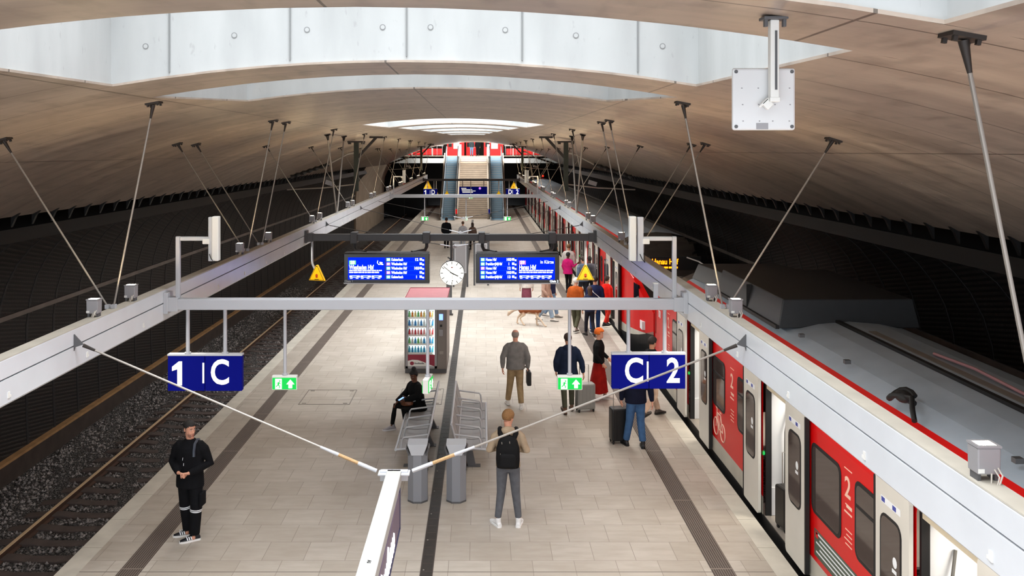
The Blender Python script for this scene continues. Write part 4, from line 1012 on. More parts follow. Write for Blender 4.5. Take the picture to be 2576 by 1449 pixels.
def bin_(x, label):
    t = thing('waste_bin', label, 'bin', (x, 14.8, 0), group='octagonal waste bins')
    O = lambda r, z, sy=1: [(r*math.cos(PI/8 + PI/4*k), sy*r*math.sin(PI/8 + PI/4*k), z) for k in range(8)]
    b = MB(); b.loft([O(.175, 0), O(.178, .02), O(.178, .80), O(.165, .82)]); b.build('column', BIN, t, bevel=.008)
    b = MB(); b.loft([O(.182, 0), O(.182, .03)]); b.build('foot_ring', DGREY, t)
    b = MB(); b.hexa([(-.10, -.17, .80), (.10, -.17, .80), (.12, .13, .80), (-.12, .13, .80), (-.17, -.16, .98), (.17, -.16, .98), (.17, .12, 1.0), (-.17, .12, 1.0)]); b.build('hood', GREYM, t, bevel=.008)
    for s in (-1, 1):
        b = MB(); b.hexa([(s*.12, -.1, .78), (s*.16, -.1, .78), (s*.17, .1, .78), (s*.12, .1, .78), (s*.175, -.12, .92), (s*.2, -.1, .9), (s*.2, .1, .9), (s*.175, .12, .93)]); b.build('side_flap', DGREY, t)
    b = MB(); b.box(.165, .17, -.02, .02, .50, .56); b.box(.15, .166, -.06, -.045, .48, .54); b.build('lock', BLACK, t)
bin_(-.305, 'left octagonal grey waste bin in front of the benches'); bin_(.345, 'right octagonal grey waste bin in front of the benches')

t = thing('vending_machine', 'large drinks vending machine with lit shelves and a red top', 'vending machine', (-.715, 23.2, 0))
W = .56
b = MB(); b.box(-W + .01, W - .01, .05, 1.99, 0, .12); b.build('plinth', DGREY, t)
b = MB(); b.box(-W, -W + .07, 0, .5, .12, 1.93); b.box(.27, W, .0, .5, .12, 1.93); b.box(-W, W, .5, 2.0, .12, 1.93); b.box(-W + .07, .27, 0, .5, .12, .50); b.box(-W + .07, .27, 0, .5, 1.88, 1.93); b.build('cabinet', MACH, t)
b = MB(); b.box(-W - .005, W + .005, -.005, 2.0, 1.93, 1.955); b.build('roof_panel', MACHT, t); b = MB(); w = .015
b.box(-W - .01, W + .01, -.015, 0, 1.92, 1.97); b.box(-W - .012, -W, 0, 2, 1.92, 1.97); b.box(W, W + .012, 0, 2, 1.92, 1.97); b.box(-W, W, 1.99, 2.005, 1.92, 1.97); b.build('roof_rim', MAROON, t)
b = MB()
for q in ((-W + .03, -W + .09, .14, 1.9), (.24, .30, .14, 1.9)): b.box(q[0], q[1], -.03, .0, q[2], q[3])
b.box(-W + .03, .30, -.03, 0, .14, .20); b.box(-W + .03, .30, -.03, 0, 1.86, 1.91); b.build('door_frame', LAMPG, t)
b = MB(); b.box(-W + .09, .24, -.022, -.004, .2, .50); fp = b.build('front_panel', MAROON, t)
b = MB(); b.prism([(-W + .09, .2), (.22, .2), (.1, .24), (-.05, .31), (-.2, .36), (-.35, .37), (-W + .09, .34)], 'y', -.026, -.022); b.build('swoosh', WHITEP, fp)
b = MB(); b.ball((-.36, -.028, .275), (.055, .004, .05), 14, 8); b.build('logo_disc', MAROON, fp); b = MB()
for k in range(8): b.box(-.29 + .032*k, -.265 + .032*k, -.028, -.024, .255, .285 + .012*(k % 3 == 0))
b.build('logo_lettering', DGREY, fp)
b = MB(); b.box(-W + .08, .26, .49, .499, .5, 1.88); b.build('back_light', COLD, t)
b = MB(); b.box(.215, .235, .02, .06, .5, 1.87); b.build('light_tube', M('tube_white', (240, 255, 250), .4, emit=(235, 255, 240), es=4), t)
area('cabinet_light', (-.85, 23.24, 1.84), (.5, 0, 0), .7, .05, 9, (.9, 1, 1))
SHZ = [.52, .755, .99, 1.225, 1.46, 1.695]
for z in SHZ: b = MB(); b.box(-W + .08, .22, .05, .48, z - .014, z); b.box(-W + .08, .22, .045, .05, z - .02, z + .03); b.build('shelf', WHITEP, t)
b = MB(); b.box(.31, .53, -.02, 0, .16, 1.88); b.build('control_column', MACH, t)
b = MB(); b.box(.36, .46, -.03, -.02, 1.42, 1.58); b.build('touch_screen', M('touch_screen', (120, 150, 255), .3, emit=(110, 150, 255), es=1.6), t)
b = MB(); b.box(.36, .46, -.035, -.02, 1.0, 1.17); b.build('card_reader', LAMPG, t); b = MB(); b.box(.37, .47, -.04, -.02, .52, .60); b.build('coin_tray', RODM, t); b = MB(); b.box(.37, .47, -.03, -.02, 1.72, 1.76); b.box(.38, .44, -.03, -.02, 1.24, 1.30); b.build('slot', BLACK, t)
cols = [[(90, 190, 220), (60, 150, 200)], [(120, 190, 110), (210, 210, 200), (70, 150, 210)], [(210, 70, 80), (235, 160, 160)], [(70, 140, 210), (225, 230, 235)], [(120, 190, 120), (225, 140, 60), (235, 210, 130)], [(225, 150, 60), (90, 170, 90), (210, 60, 50)]]
ROWN = ['bottom', 'second lowest', 'third lowest', 'third highest', 'second highest', 'top']
bm = {}
bot = MB(); bot.lathe([(.001, 0), (.03, 0), (.033, .01), (.033, .11), (.028, .135), (.013, .155), (.012, .17), (.001, .17)], 12)
capm = MB(); capm.lathe([(.015, .165), (.015, .185), (.001, .185)], 10)
first = {}
for r, z in enumerate(SHZ):
    for k in range(9):
        c = cols[r][k % len(cols[r])] if r != 1 or k < 6 else cols[1][2]
        if c not in first:
            mm = M('drink_%d_%d_%d' % c, c, .2, var=0); first[c] = None
            o = bot.build('drink_bottle', mm, None, smooth=40); cp = capm.build('bottle_cap', M('cap_%d_%d_%d' % c, tuple(int(q*.55) for q in c), .4), o); first[c] = o
        else: o = copy_tree(first[c])
        o.location = (-.715 - W + .125 + .078*k, 23.2 + .10, z)
        tag(o, 'drink bottle on the %s shelf of the vending machine' % ROWN[r], 'bottle', 'bottles on the %s shelf' % ROWN[r])
# grey info pillar, far furniture
t = thing('info_pillar', 'grey pillar standing on the platform behind the clock', 'pillar', (-.40, 31.5, 0), kind='thing'); b = MB(); b.box(-.10, .10, -.08, .08, .03, 1.95); b.build('column', DGREY, t); b = MB(); b.box(-.14, .14, -.12, .12, 0, .03); b.build('base', DARKM, t); b = MB(); b.box(-.08, .08, -.085, -.08, 1.2, 1.8); b.build('notice', LAMPG, t)
for x, y, lab in ((-.15, 38.0, 'left glazed notice case on posts beyond the clock'), (.75, 38.4, 'right glazed notice case on posts beyond the clock')):
    t = thing('notice_case', lab, 'notice case', (x, y, 0)); b = None
    for s in (-1, 1): b = MB(); b.box(s*.30 - .04, s*.30 + .04, -.04, .04, 0, 1.9); b.build('post', DGREY, t)
    b = MB(); b.box(-.26, .26, -.03, .03, .6, 1.85); b.build('case', BENCH, t); b = MB(); b.box(-.22, .22, -.035, -.03, .65, 1.8); b.build('poster', LAMPG, t)
t = thing('bench', 'far small metal bench with a backrest beyond the displays', 'bench', (1.1, 40.0, 0)); b = MB(); b.box(-.5, .5, -.25, .25, .40, .44); b.build('seat', BENCHM, t); b = MB(); b.box(-.5, .5, .22, .26, .5, .85); b.build('backrest', BENCHM, t)
for s in (-1, 1): b = MB(); b.box(s*.4 - .04, s*.4 + .04, -.2, .2, 0, .4); b.build('leg', DGREY, t)
# ------------------------------------------------------------------ people  (local frame: facing -Y, x to the picture's right; 1.8 m tall)
def skinm(n, c): return M(n, c, .55, 0, .08, 20.0, spec=.35)
SK1 = skinm('skin_fair', (216, 158, 132)); SK2 = skinm('skin_tan', (196, 140, 112)); SK3 = skinm('skin_dark', (92, 58, 42))
EYE = M('eye_dark', (30, 22, 20), .2); LIP = M('lip', (168, 96, 84), .5); EYEW = M('eye_white', (225, 220, 214), .3)
def fin(o, vox, sm=4, fac=.5):
    r = o.modifiers.new('remesh', 'REMESH'); r.mode = 'VOXEL'; r.voxel_size = vox; r.use_smooth_shade = True
    if sm: s = o.modifiers.new('smooth', 'SMOOTH'); s.iterations = sm; s.factor = fac
    return o
def ell(c, ax, ay, rx, ry, n=14):
    return [c + ax*(rx*math.cos(2*PI*k/n)) + ay*(ry*math.sin(2*PI*k/n)) for k in range(n)]
HEADR = [(-.118, -.078, -.02, .022), (-.105, -.090, .0, .042), (-.08, -.094, .03, .056), (-.05, -.094, .055, .064), (-.015, -.092, .085, .070), (.02, -.094, .098, .074), (.055, -.092, .102, .076), (.085, -.076, .092, .066), (.105, -.048, .066, .048), (.117, -.01, .03, .02)]
def hand(b, W, d, nrm, k, curl=.5, s=1.0):
    """palm, four unequal fingers bent by <curl>, thumb from the side of the palm; k = +1/-1 thumb side along d x nrm"""
    d = V(d).normalized(); nrm = (V(nrm) - d*V(nrm).dot(d)).normalized(); sd = d.cross(nrm)*k
    rings = [ell(W + d*(t*s), sd, nrm, rx*s, ry*s, 10) for t, rx, ry in ((-.02, .026, .022), (.01, .033, .019), (.05, .042, .017), (.085, .042, .014), (.10, .034, .010))]
    b.loft(rings)
    for i, (off, L) in enumerate(((.031, .068), (.011, .078), (-.010, .072), (-.030, .056))):
        p0 = W + (d*.085 + sd*off)*s; a = curl*(1 + .12*i)
        d1 = d*math.cos(a*.6) + nrm*math.sin(a*.6); d2 = d*math.cos(a*1.5) + nrm*math.sin(a*1.5); d3 = d*math.cos(a*2.3) + nrm*math.sin(a*2.3)
        p1 = p0 + d1*L*.45*s; p2 = p1 + d2*L*.33*s; p3 = p2 + d3*L*.25*s
        b.tube([p0 - d*.02*s, p0, p1, p2, p3], [.009*s, .0095*s, .009*s, .008*s, .0062*s], 7)
    t0 = W + (d*.025 + sd*.03)*s; td = (d*.62 + sd*.7 + nrm*.35).normalized(); t1 = t0 + td*.045*s; t2 = t1 + (d*.85 + sd*.15 + nrm*.5).normalized()*.032*s
    b.tube([t0 - sd*.015*s, t0, t1, t2], [.012*s, .0125*s, .0105*s, .007*s], 7)

def person(label, x, y, face=0.0, H=1.78, z=0.0, vox=.011, skin=SK1, hair=(40, 30, 26), hstyle='short', head=(0, 0, 0), hipz=.95, hip=(0, 0), neck=(0, 0, 1.50),
           arms=None, legs=None, feet=None, top=(60, 60, 60), topk={}, bottom=(40, 40, 50), botk={}, shoe=(30, 30, 30), sole=None, cat='person', build=1.0, face_detail=False, twist=0.0, name='person', group=None, curl=.5, fingers=True):
    S = H/1.8; rot = Matrix.Rotation(face, 4, 'Z')
    o_loc = V((x, y, z))
    arms = arms or {}; legs = legs or {}
    HP = V((hip[0], hip[1], hipz)); NK = V(neck)
    up = (NK - HP).normalized(); sx0 = V((math.cos(twist), math.sin(twist), 0)); sx = (sx0 - up*sx0.dot(up)).normalized(); bk = up.cross(sx)          # bk = towards the back (+y)
    Lsp = (NK - HP).length
    def T(t, a=0, c=0): return HP + up*(t*Lsp) + sx*a + bk*c
    A = {}
    for s, nm in ((1, 'l'), (-1, 'r')):
        sh = T(.865, s*.172*build); e, w = arms.get(nm, ((s*.245, .03, 1.17), (s*.255, -.05, .93)))
        A[nm] = (sh, V(e), V(w))
    Lg = {}
    for s, nm in ((1, 'l'), (-1, 'r')):
        k, a = legs.get(nm, ((s*.10, -.015, .51), (s*.105, .02, .09)))
        Lg[nm] = (HP + sx*(s*.09) - up*.03, V(k), V(a))
    HC = NK + up*.045 + V((0, -.018, .135)) + V((head[0]*0, 0, 0))
    hm = Matrix.Rotation(head[0], 3, 'Z') @ Matrix.Rotation(head[1], 3, 'X') @ Matrix.Rotation(head[2], 3, 'Y')
    if hstyle == 'lean': pass
    # --- body
    b = MB()
    b.loft([[HC + hm @ V((hw*math.cos(a)*(1 if math.sin(a) < 0 else 1.0), (f + r)/2 + (r - f)/2*math.sin(a), zz)) for a in (2*PI*k/18 for k in range(18))] for zz, f, r, hw in HEADR])
    b.tube([NK - up*.04 + bk*.0, NK + up*.04, HC + hm @ V((0, .018, -.05))], [.066, .058, .056], 12)
    if face_detail or vox < .0115:
        nb = lambda p: HC + hm @ V(p)
        b.tube([nb((0, -.086, .03)), nb((0, -.100, .0)), nb((0, -.116, -.026)), nb((0, -.092, -.036))], [.007, .010, .0125, .008], 8)
        for s in (-1, 1):
            b.ball(nb((s*.077, .012, -.004)), (.010, .020, .031), 8, 6, mat=hm)
            b.ball(nb((s*.03, -.088, .033)), (.022, .010, .008), 8, 5, mat=hm)
            b.ball(nb((s*.040, -.068, -.022)), (.02, .012, .018), 8, 5, mat=hm)
            b.ball(nb((s*.012, -.108, -.03)), (.008, .010, .007), 6, 5, mat=hm)
        b.ball(nb((0, -.093, -.066)), (.024, .010, .010), 8, 5, mat=hm); b.ball(nb((0, -.086, -.1)), (.022, .014, .014), 8, 5, mat=hm)
    b.loft([ell(T(t), sx, bk, hw*.92*build, hd*.9, 14) for t, hw, hd in ((-.16, .12, .10), (-.02, .165, .12), (.18, .15, .105), (.45, .15, .105), (.72, .17, .118), (.88, .15, .095), (.98, .085, .07), (1.05, .058, .056))])
    for s, nm in ((1, 'l'), (-1, 'r')):
        sh, e, w = A[nm]; d = (w - e).normalized()
        b.tube([sh - sx*(s*.05), sh, (sh*.5 + e*.5), e, e*.55 + w*.45, w, w + d*.015], [.05, .052, .045, .038, .036, .027, .026], 10)
        nr = arms.get(nm + 'n', (-s*.9, -.1, 0)); hand(b, w + d*.015, arms.get(nm + 'd', d), nr, arms.get(nm + 'k', s), arms.get(nm + 'c', curl))
        hj, k, a = Lg[nm]
        b.tube([hj + up*.05, hj, hj*.5 + k*.5, k, k*.6 + a*.4, a], [.07, .078, .068, .05, .048, .034], 10)
        b.ball(a - V((0, .02, .03)), (.032, .05, .04), 8, 6)
    me = b.build(name, skin, None, smooth=True); o = me
    o.location = o_loc; o.rotation_euler = (0, 0, face); o.scale = (S, S, S); tag(o, label, cat, group)
    fin(o, vox*.75 if fingers else vox, 2, .4)
    part = lambda nm, bb, m, par=o, **k: bb.build(nm, m, par, smooth=True, **k)
    # --- face
    if face_detail:
        nb = lambda p: HC + hm @ V(p)
        for s in (-1, 1):
            e = MB(); e.ball(nb((s*.030, -.0885, .012)), (.012, .0055, .0048), 10, 6, mat=hm); part('eye', e, EYEW)
            e = MB(); e.ball(nb((s*.030, -.0925, .012)), (.0055, .003, .0050), 8, 6, mat=hm); part('iris', e, EYE)
            e = MB(); e.tube([nb((s*.048, -.082, .034)), nb((s*.03, -.0985, .041)), nb((s*.012, -.098, .037))], [.003, .0045, .003], 6); part('eyebrow', e, M('brow_%s' % label[:6], hair, .9))
        e = MB(); e.ball(nb((0, -.1025, -.066)), (.021, .004, .0065), 10, 6, mat=hm); part('mouth', e, LIP)
    # --- hair
    hmcol = M('hair_' + label[:12].replace(' ', '_'), hair, .75, 0, .3, 60.0, .4, 120.0)
    h = MB(); hc = HC + hm @ V((0, .008, .028)); R = (.088, .114, .101)
    if hstyle in ('short', 'bun', 'fade', 'long'):
        lo = {'short': -.075, 'bun': -.07, 'fade': .02, 'long': -.2}[hstyle]
        keep = lambda q: q.z > (.052 if q.y < -.062 else (.012 if q.y < -.02 else (lo if q.y > .03 else max(lo, -.03))))
        h.ball(hc, R, 26, 20, keep=keep, mat=hm)
        if hstyle == 'bun': h.ball(hc + hm @ V((0, .045, .105)), (.05, .05, .05), 12, 9); h.tube([hc + hm @ V((0, .03, .07)), hc + hm @ V((0, .045, .1))], [.055, .04], 10)
        if hstyle == 'long': h.loft([ell(hc + hm @ V((0, .045 + .0*t, .0 - .24*t)), hm @ V((1, 0, 0)), hm @ V((0, 1, 0)), .085*(1 - .15*t), .06, 14) for t in (0, .5, 1)])
        ho = part('hair', h, hmcol); so = ho.modifiers.new('thick', 'SOLIDIFY'); so.thickness = .014; so.offset = -.4
        if hstyle == 'fade':
            h2 = MB(); h2.ball(HC + hm @ V((0, .008, .015)), (.0795, .106, .1), 24, 16, keep=lambda q: q.y > -.035 and -.05 < q.z < .04, mat=hm); part('hair_fade', h2, M('fade_hair', (96, 74, 64), .9))
            h3 = MB(); h3.loft([[HC + hm @ V((hw*1.025*math.sin(a), (f + r)/2 - (r - f)/2*1.03*math.cos(a), zz)) for a in np.linspace(-1.2, 1.2, 14)] for zz, f, r, hw in HEADR[1:4]], closed=False); part('beard', h3, M('beard_stubble', (150, 108, 92), .8))
    elif hstyle == 'hat':
        h.ball(hc + V((0, 0, .012)), (R[0]*1.10, R[1]*1.06, R[2]*1.12), 22, 16, keep=lambda q: q.z > (.03 if q.y < -.02 else -.05), mat=hm)
        ho = part('knit_hat', h, hmcol); so = ho.modifiers.new('thick', 'SOLIDIFY'); so.thickness = .02; so.offset = 0
    elif hstyle == 'thin':
        h.ball(hc - V((0, 0, .012)), (R[0]*.98, R[1]*.97, R[2]*.93), 22, 16, keep=lambda q: q.y > -.03 and -.08 < q.z < .07, mat=hm); ho = part('hair', h, hmcol)
    # --- top garment
    k = dict(ease=.022, hem=-.10, sleeve=1.0, sl=.060, cuff=.042, collar=True, hood=False, name='jacket', flare=0.0); k.update(topk)
    E = k['ease']
    tm = cloth('cloth_' + label[:14].replace(' ', '_'), top)
    b = MB()
    rings = []
    for t, hw, hd in ((k['hem'], .172 + k['flare'], .128 + k['flare']), (k['hem']*.4, .172 + k['flare']*.7, .128 + k['flare']*.6), (.12, .164, .122), (.3, .160, .118), (.5, .166, .12), (.72, .178, .125), (.84, .160, .110), (.92, .118, .092), (.98, .086, .078)):
        rings.append(ell(T(t), sx, bk, (hw + E*.8)*build, hd + E*.7, 18))
    if k['collar']: rings.append(ell(T(1.06), sx, bk, .070, .068, 18))
    b.loft(rings)
    for s, nm in ((1, 'l'), (-1, 'r')):
        sh, e, w = A[nm]; end = e + (w - e)*(k['sleeve'] if k['sleeve'] > .0 else 0)
        if k['sleeve'] <= 0: b.tube([sh - sx*(s*.06), sh, sh*.55 + e*.45], [.065, k['sl'] + .012, k['sl'] + .006], 12)
        else: b.tube([sh - sx*(s*.11) + up*.035, sh - sx*(s*.035) + up*.012, sh*.8 + e*.2 + sx*(s*.006), sh*.5 + e*.5, e, e*.5 + end*.5, end], [.05, k['sl'] + .006, k['sl'] + .010, k['sl'] + .003, k['sl'] - .004, k['sl'] - .010, k['cuff']], 12)
    if k['hood']: b.ball(T(.99, 0, .075), (.12, .075, .07), 14, 10); b.tube([T(1.03, .085, .05), T(.97, .06, -.06), T(.94, 0, -.095), T(.97, -.06, -.06), T(1.03, -.085, .05)], .028, 8)
    fin(part(k['name'], b, tm), vox, 9, .5)
    # --- bottom garment
    q = dict(hipr=.098, knee=.072, ankle=.058, end=.93, skirt=None, name='trousers'); q.update(botk)
    bm_ = cloth('legs_' + label[:14].replace(' ', '_'), bottom); b = MB()
    if q['skirt']:
        zb, wb = q['skirt']; mid = (Lg['l'][2] + Lg['r'][2])/2
        c1 = V((mid.x, mid.y, zb))
        rr = [(HP + up*.10, .150, .115), (HP - up*.06, .185, .145), (HP*.5 + c1*.5, (.19 + wb)/2, .2), (c1, wb, .25)]
        for i in range(len(rr) - 1): pass
        b.loft([[p + V((rx*math.cos(a)*(1 + .06*math.sin(6*a)*(j/3)), ry*math.sin(a)*(1 + .06*math.sin(6*a)*(j/3)), 0)) for a in (2*PI*i/28 for i in range(28))] for j, (p, rx, ry) in enumerate(rr)])
        fin(part('skirt', b, bm_), vox, 2, .5)
    else:
        b.loft([ell(T(t), sx, bk, hw*build, hd, 16) for t, hw, hd in ((.17, .150, .115), (.02, .172, .132), (-.10, .168, .128), (-.17, .12, .10))])
        for s, nm in ((1, 'l'), (-1, 'r')):
            hj, kn, an = Lg[nm]; end = kn + (an - kn)*q['end']
            b.tube([hj + up*.06, hj - up*.02, hj*.5 + kn*.5, kn, kn*.5 + end*.5, end], [.088, q['hipr'], (q['hipr'] + q['knee'])/2, q['knee'], (q['knee'] + q['ankle'])/2, q['ankle']], 14)
        fin(part(q['name'], b, bm_), vox, 4, .5)
    # --- shoes
    feet = feet or {}
    sm = M('shoe_' + label[:12].replace(' ', '_'), shoe, .5, 0, .1); so_ = M('sole_' + label[:12].replace(' ', '_'), sole or tuple(int(c*.5) for c in shoe), .6)
    for s, nm in ((1, 'l'), (-1, 'r')):
        an = Lg[nm][2]; yaw, pit = feet.get(nm, (s*.18, 0)); fm = Matrix.Rotation(yaw, 3, 'Z') @ Matrix.Rotation(pit, 3, 'X') @ Matrix.Scale(1.1, 3)
        P = lambda p: an + fm @ V((p[0], p[1], p[2] - .09/1.1))
        b = MB()
        prof = [(.078, .03, .045, .058), (.05, .036, .05, .085), (.0, .038, .055, .105), (-.05, .038, .05, .085), (-.11, .044, .038, .055), (-.16, .042, .03, .042), (-.195, .028, .025, .03)]
        b.loft([[P((w*math.cos(a), yy, .012 + (hh - .012)*.5 + (hh - .012)*.5*math.sin(a))) for a in (2*PI*i/12 for i in range(12))] for yy, w, _, hh in prof])
        b.tube([P((0, .03, .06)), P((0, .02, .12))], [.042, .046], 10)
        sh_ = fin(part('shoe', b, sm), vox*.8, 2, .5)
        out = [(.034, .07), (.04, 0), (.047, -.11), (.040, -.17), (.015, -.203), (-.015, -.203), (-.040, -.17), (-.047, -.11), (-.04, 0), (-.034, .07), (-.015, .085), (.015, .085)]
        b = MB(); b.loft([[P((u, v, zz)) for u, v in out] for zz in (-.0, .026)]); part('sole', b, so_, sh_)
    o['_S'] = S
    return o, dict(T=T, sx=sx, bk=bk, up=up, HC=HC, hm=hm, A=A, L=Lg, S=S)
def worn(name, label, cat, p, build_fn):
    """a thing carried by a person: built in the wearer's frame, placed in the world, top-level"""
    t = bpy.data.objects.new(name, None); COL.objects.link(t); t.location = p.location; t.rotation_euler = p.rotation_euler; t.scale = p.scale; tag(t, label, cat)
    build_fn(t); return t
def del_s(): pass

# ---- man in black, front left: head turned to the picture's right, hands together
K = dict(l=((.30, .045, 1.16), (.085, -.215, 1.085)), r=((-.30, .045, 1.16), (-.085, -.215, 1.085)), ln=(0, -.55, -.8), rn=(0, -.55, -.8), ld=(-1, -.15, -.12), rd=(1, -.15, -.12), lk=-1, rk=1, lc=1.0, rc=1.0)
p, q = person('person in black tracksuit with white knee bands, standing with hands together by the left track', -3.66, 13.30, -.12, 1.80, vox=.009, skin=SK1, hair=(22, 18, 17), hstyle='fade', head=(.98, .14, 0), arms=K, build=1.08,
    legs=dict(l=((.12, -.05, .51), (.085, -.035, .09)), r=((-.10, .05, .51), (-.09, .12, .09))), feet=dict(l=(-.95, 0), r=(-1.15, 0)), top=(13, 14, 18), topk=dict(ease=.035, hem=-.26, sl=.072, cuff=.046, name='jacket'), bottom=(13, 14, 18), botk=dict(hipr=.108, knee=.088, ankle=.078, end=.97), shoe=(20, 22, 30), sole=(226, 226, 224), face_detail=True)
WB = M('reflective_white', (230, 234, 238), .4)
tr = [c for c in p.children if c.name.startswith('trousers')][0]
for s, nm in ((1, 'l'), (-1, 'r')):
    hj, kn, an = q['L'][nm]
    for dz in (0.0, -.028):
        c = kn + (an - kn)*(.02 - dz*2.2); d = (an - kn).normalized(); b = MB(); b.tube([c, c + d*.016], .0925 - abs(dz)*.1, 18, caps=False); b.build('white_band', WB, tr, smooth=True)
for c in list(p.children):
    if c.name.startswith('shoe'):
        n = 'l' if c.name == [k.name for k in p.children if k.name.startswith('shoe')][0] else 'r'
        an = q['L'][n][2]; fm = Matrix.Rotation(-.95 if n == 'l' else -1.15, 3, 'Z')
        for s in (1, -1):
            for kk in range(3):
                a = an + fm @ V((s*.046, -.045 - .03*kk, -.055)); e = an + fm @ V((s*.036, -.06 - .03*kk, -.005)); b = MB(); b.bar(a, e, .014, .006, fm @ V((1, 0, 0))); b.build('side_stripe', WB, c)
def strap(t):
    T = q['T']; b = MB(); b.tube([T(.98, .10, .09), T(1.03, .115, .0), T(.97, .12, -.10), T(.80, .13, -.155), T(.66, .135, -.165)], [.022]*5, 6); b.build('strap', M('strap_grey', (52, 60, 72), .35), t, smooth=True)
    b = MB(); b.loft([[q['T'](tt, xx*w*.5 + .02, .15 + dd) for xx, dd in ((-1, 0), (1, 0), (.8, .09), (-.8, .09))] for tt, w in ((.2, .24), (.35, .27), (.75, .26), (.88, .2))]); fin(b.build('bag', BLACK, t, smooth=True), .012)
worn('shoulder_backpack', 'dark backpack slung over the shoulder of the person in the black tracksuit', 'backpack', p, strap)
b = MB(); b.tube([V((-.03, -.19, 1.26)), V((-.028, -.185, 1.30))], .003, 5); b.tube([V((-.015, -.19, 1.18)), V((-.01, -.195, 1.22))], .004, 5); b.build('zip_pull', WB, p)
b = MB(); b.obox(q['L']['l'][1] + V((.10, 0, .14)), (.05, .16, .2)); fin(b.build('cargo_pocket', cloth('pocket_black', (14, 14, 18)), p), .012); 

# ---- man with black backpack, seen from behind
K = dict(l=((.29, .03, 1.19), (.13, -.22, 1.16)), r=((-.29, .03, 1.19), (-.12, -.22, 1.14)), ln=(-.8, 0, .5), rn=(.8, 0, .5), lc=.8, rc=.8)
p, q = person('person in beige hoodie and grey jeans seen from behind, wearing a black backpack', 1.19, 13.78, PI - .05, 1.82, vox=.009, skin=SK1, hair=(140, 100, 58), hstyle='short', head=(-.55, .30, 0), neck=(0, -.03, 1.49), arms=K, build=1.0,
    legs=dict(l=((.11, -.01, .51), (.165, .02, .09)), r=((-.12, -.01, .51), (-.165, .0, .09))), feet=dict(l=(.5, 0), r=(-.15, 0)), top=(166, 146, 122), topk=dict(ease=.028, hem=-.06, sl=.064, hood=True, name='hoodie'), bottom=(98, 100, 106), botk=dict(hipr=.096, knee=.068, ankle=.052, end=.9), shoe=(228, 228, 228), sole=(236, 236, 236), face_detail=True)
def pack(t):
    T = q['T']; BK = M('backpack_black', (7, 7, 9), .75, bump=.2, bs=90, spec=.25)
    b = MB(); n = 16
    def rr(tt, w, d, o): w *= 1.2; return [T(tt, w*math.copysign(abs(math.cos(a))**.6, math.cos(a)), .155 + o + d*math.copysign(abs(math.sin(a))**.6, math.sin(a))) for a in (2*PI*i/n for i in range(n))]
    b.loft([rr(-.02, .10, .04, .01), rr(.02, .145, .075, .02), (rr(.25, .155, .09, .025)), rr(.55, .15, .085, .02), rr(.75, .125, .07, .01), rr(.86, .09, .05, 0), rr(.9, .04, .03, 0)]); fin(b.build('bag', BK, t, smooth=True), .012, 3)
    b = MB(); b.loft([rr(.05, .10, .03, .11), rr(.1, .115, .035, .115), rr(.38, .11, .03, .115), rr(.45, .08, .02, .10)]); fin(b.build('front_pocket', BK, t, smooth=True), .012, 3)
    for s in (-1, 1):
        b = MB(); b.tube([T(.78, s*.09, .15), T(.95, s*.125, .115), T(1.02, s*.125, .02), T(.93, s*.125, -.12), T(.75, s*.14, -.155), T(.45, s*.16, -.13), T(.2, s*.165, .0), T(.1, s*.14, .14)], [.034, .04, .042, .038, .032, .02, .012, .012], 8); b.build('strap', BK, t, smooth=True)
    b = MB(); b.tube([T(.86, -.03, .15), T(.93, -.025, .16), T(.93, .025, .16), T(.86, .03, .15)], .009, 6); b.build('handle', BK, t)
    for tt, xx in ((.72, -.03), (.70, .09), (.40, .11)): b = MB(); b.tube([T(tt, xx, .255), T(tt + .06, xx + .004, .25)], .006, 5); b.build('zip_pull', RODM, t)
worn('backpack', 'black backpack worn by the person in the beige hoodie', 'backpack', p, pack)
def phone(t):
    b = MB(); b.obox(V((0, -.285, 1.20)), (.075, .012, .15), Matrix.Rotation(-.7, 3, 'X')); b.build('case', BLACKG, t, bevel=.004); b = MB(); b.obox(V((0, -.279, 1.205)), (.066, .004, .135), Matrix.Rotation(-.7, 3, 'X')); b.build('screen', GLASSD, t)
worn('phone', 'dark phone held by the person in the beige hoodie', 'phone', p, phone)

# ---- woman seated on the bench
K = dict(l=((.24, -.08, .82), (.07, -.30, .70)), r=((-.27, -.07, .80), (-.20, -.36, .62)), ln=(-.5, -.2, .8), rn=(.3, 0, -1), lc=.9, rc=.5)
p, q = person('person in black with a high hair bun, seated on the left bench holding a phone', -.62, 18.55, -1.02, 1.70, vox=.010, skin=SK3, hair=(14, 12, 12), hstyle='bun', head=(.55, .38, 0), hipz=.50, hip=(0, .06), neck=(0, -.03, 1.04), arms=K, build=1.05,
    legs=dict(l=((.16, -.40, .54), (.19, -.30, .09)), r=((-.20, -.42, .54), (-.24, -.48, .09))), feet=dict(l=(.2, 0), r=(-.2, 0)), top=(10, 10, 11), topk=dict(ease=.05, hem=-.12, sl=.085, cuff=.075, flare=.02, name='cape'), bottom=(12, 12, 13), botk=dict(hipr=.092, knee=.066, ankle=.046, end=.92), shoe=(150, 146, 150), sole=(205, 203, 205), face_detail=True)
def ph2(t):
    b = MB(); b.obox(V((.06, -.40, .75)), (.075, .15, .010), Matrix.Rotation(.4, 3, 'X')); b.build('case', BLACKG, t, bevel=.003); b = MB(); b.obox(V((.06, -.402, .757)), (.066, .135, .003), Matrix.Rotation(.4, 3, 'X')); b.build('screen', M('phone_screen', (110, 150, 230), .3, emit=(120, 160, 240), es=1.2), t)
worn('phone', 'lit phone in the hands of the person seated on the bench', 'phone', p, ph2)
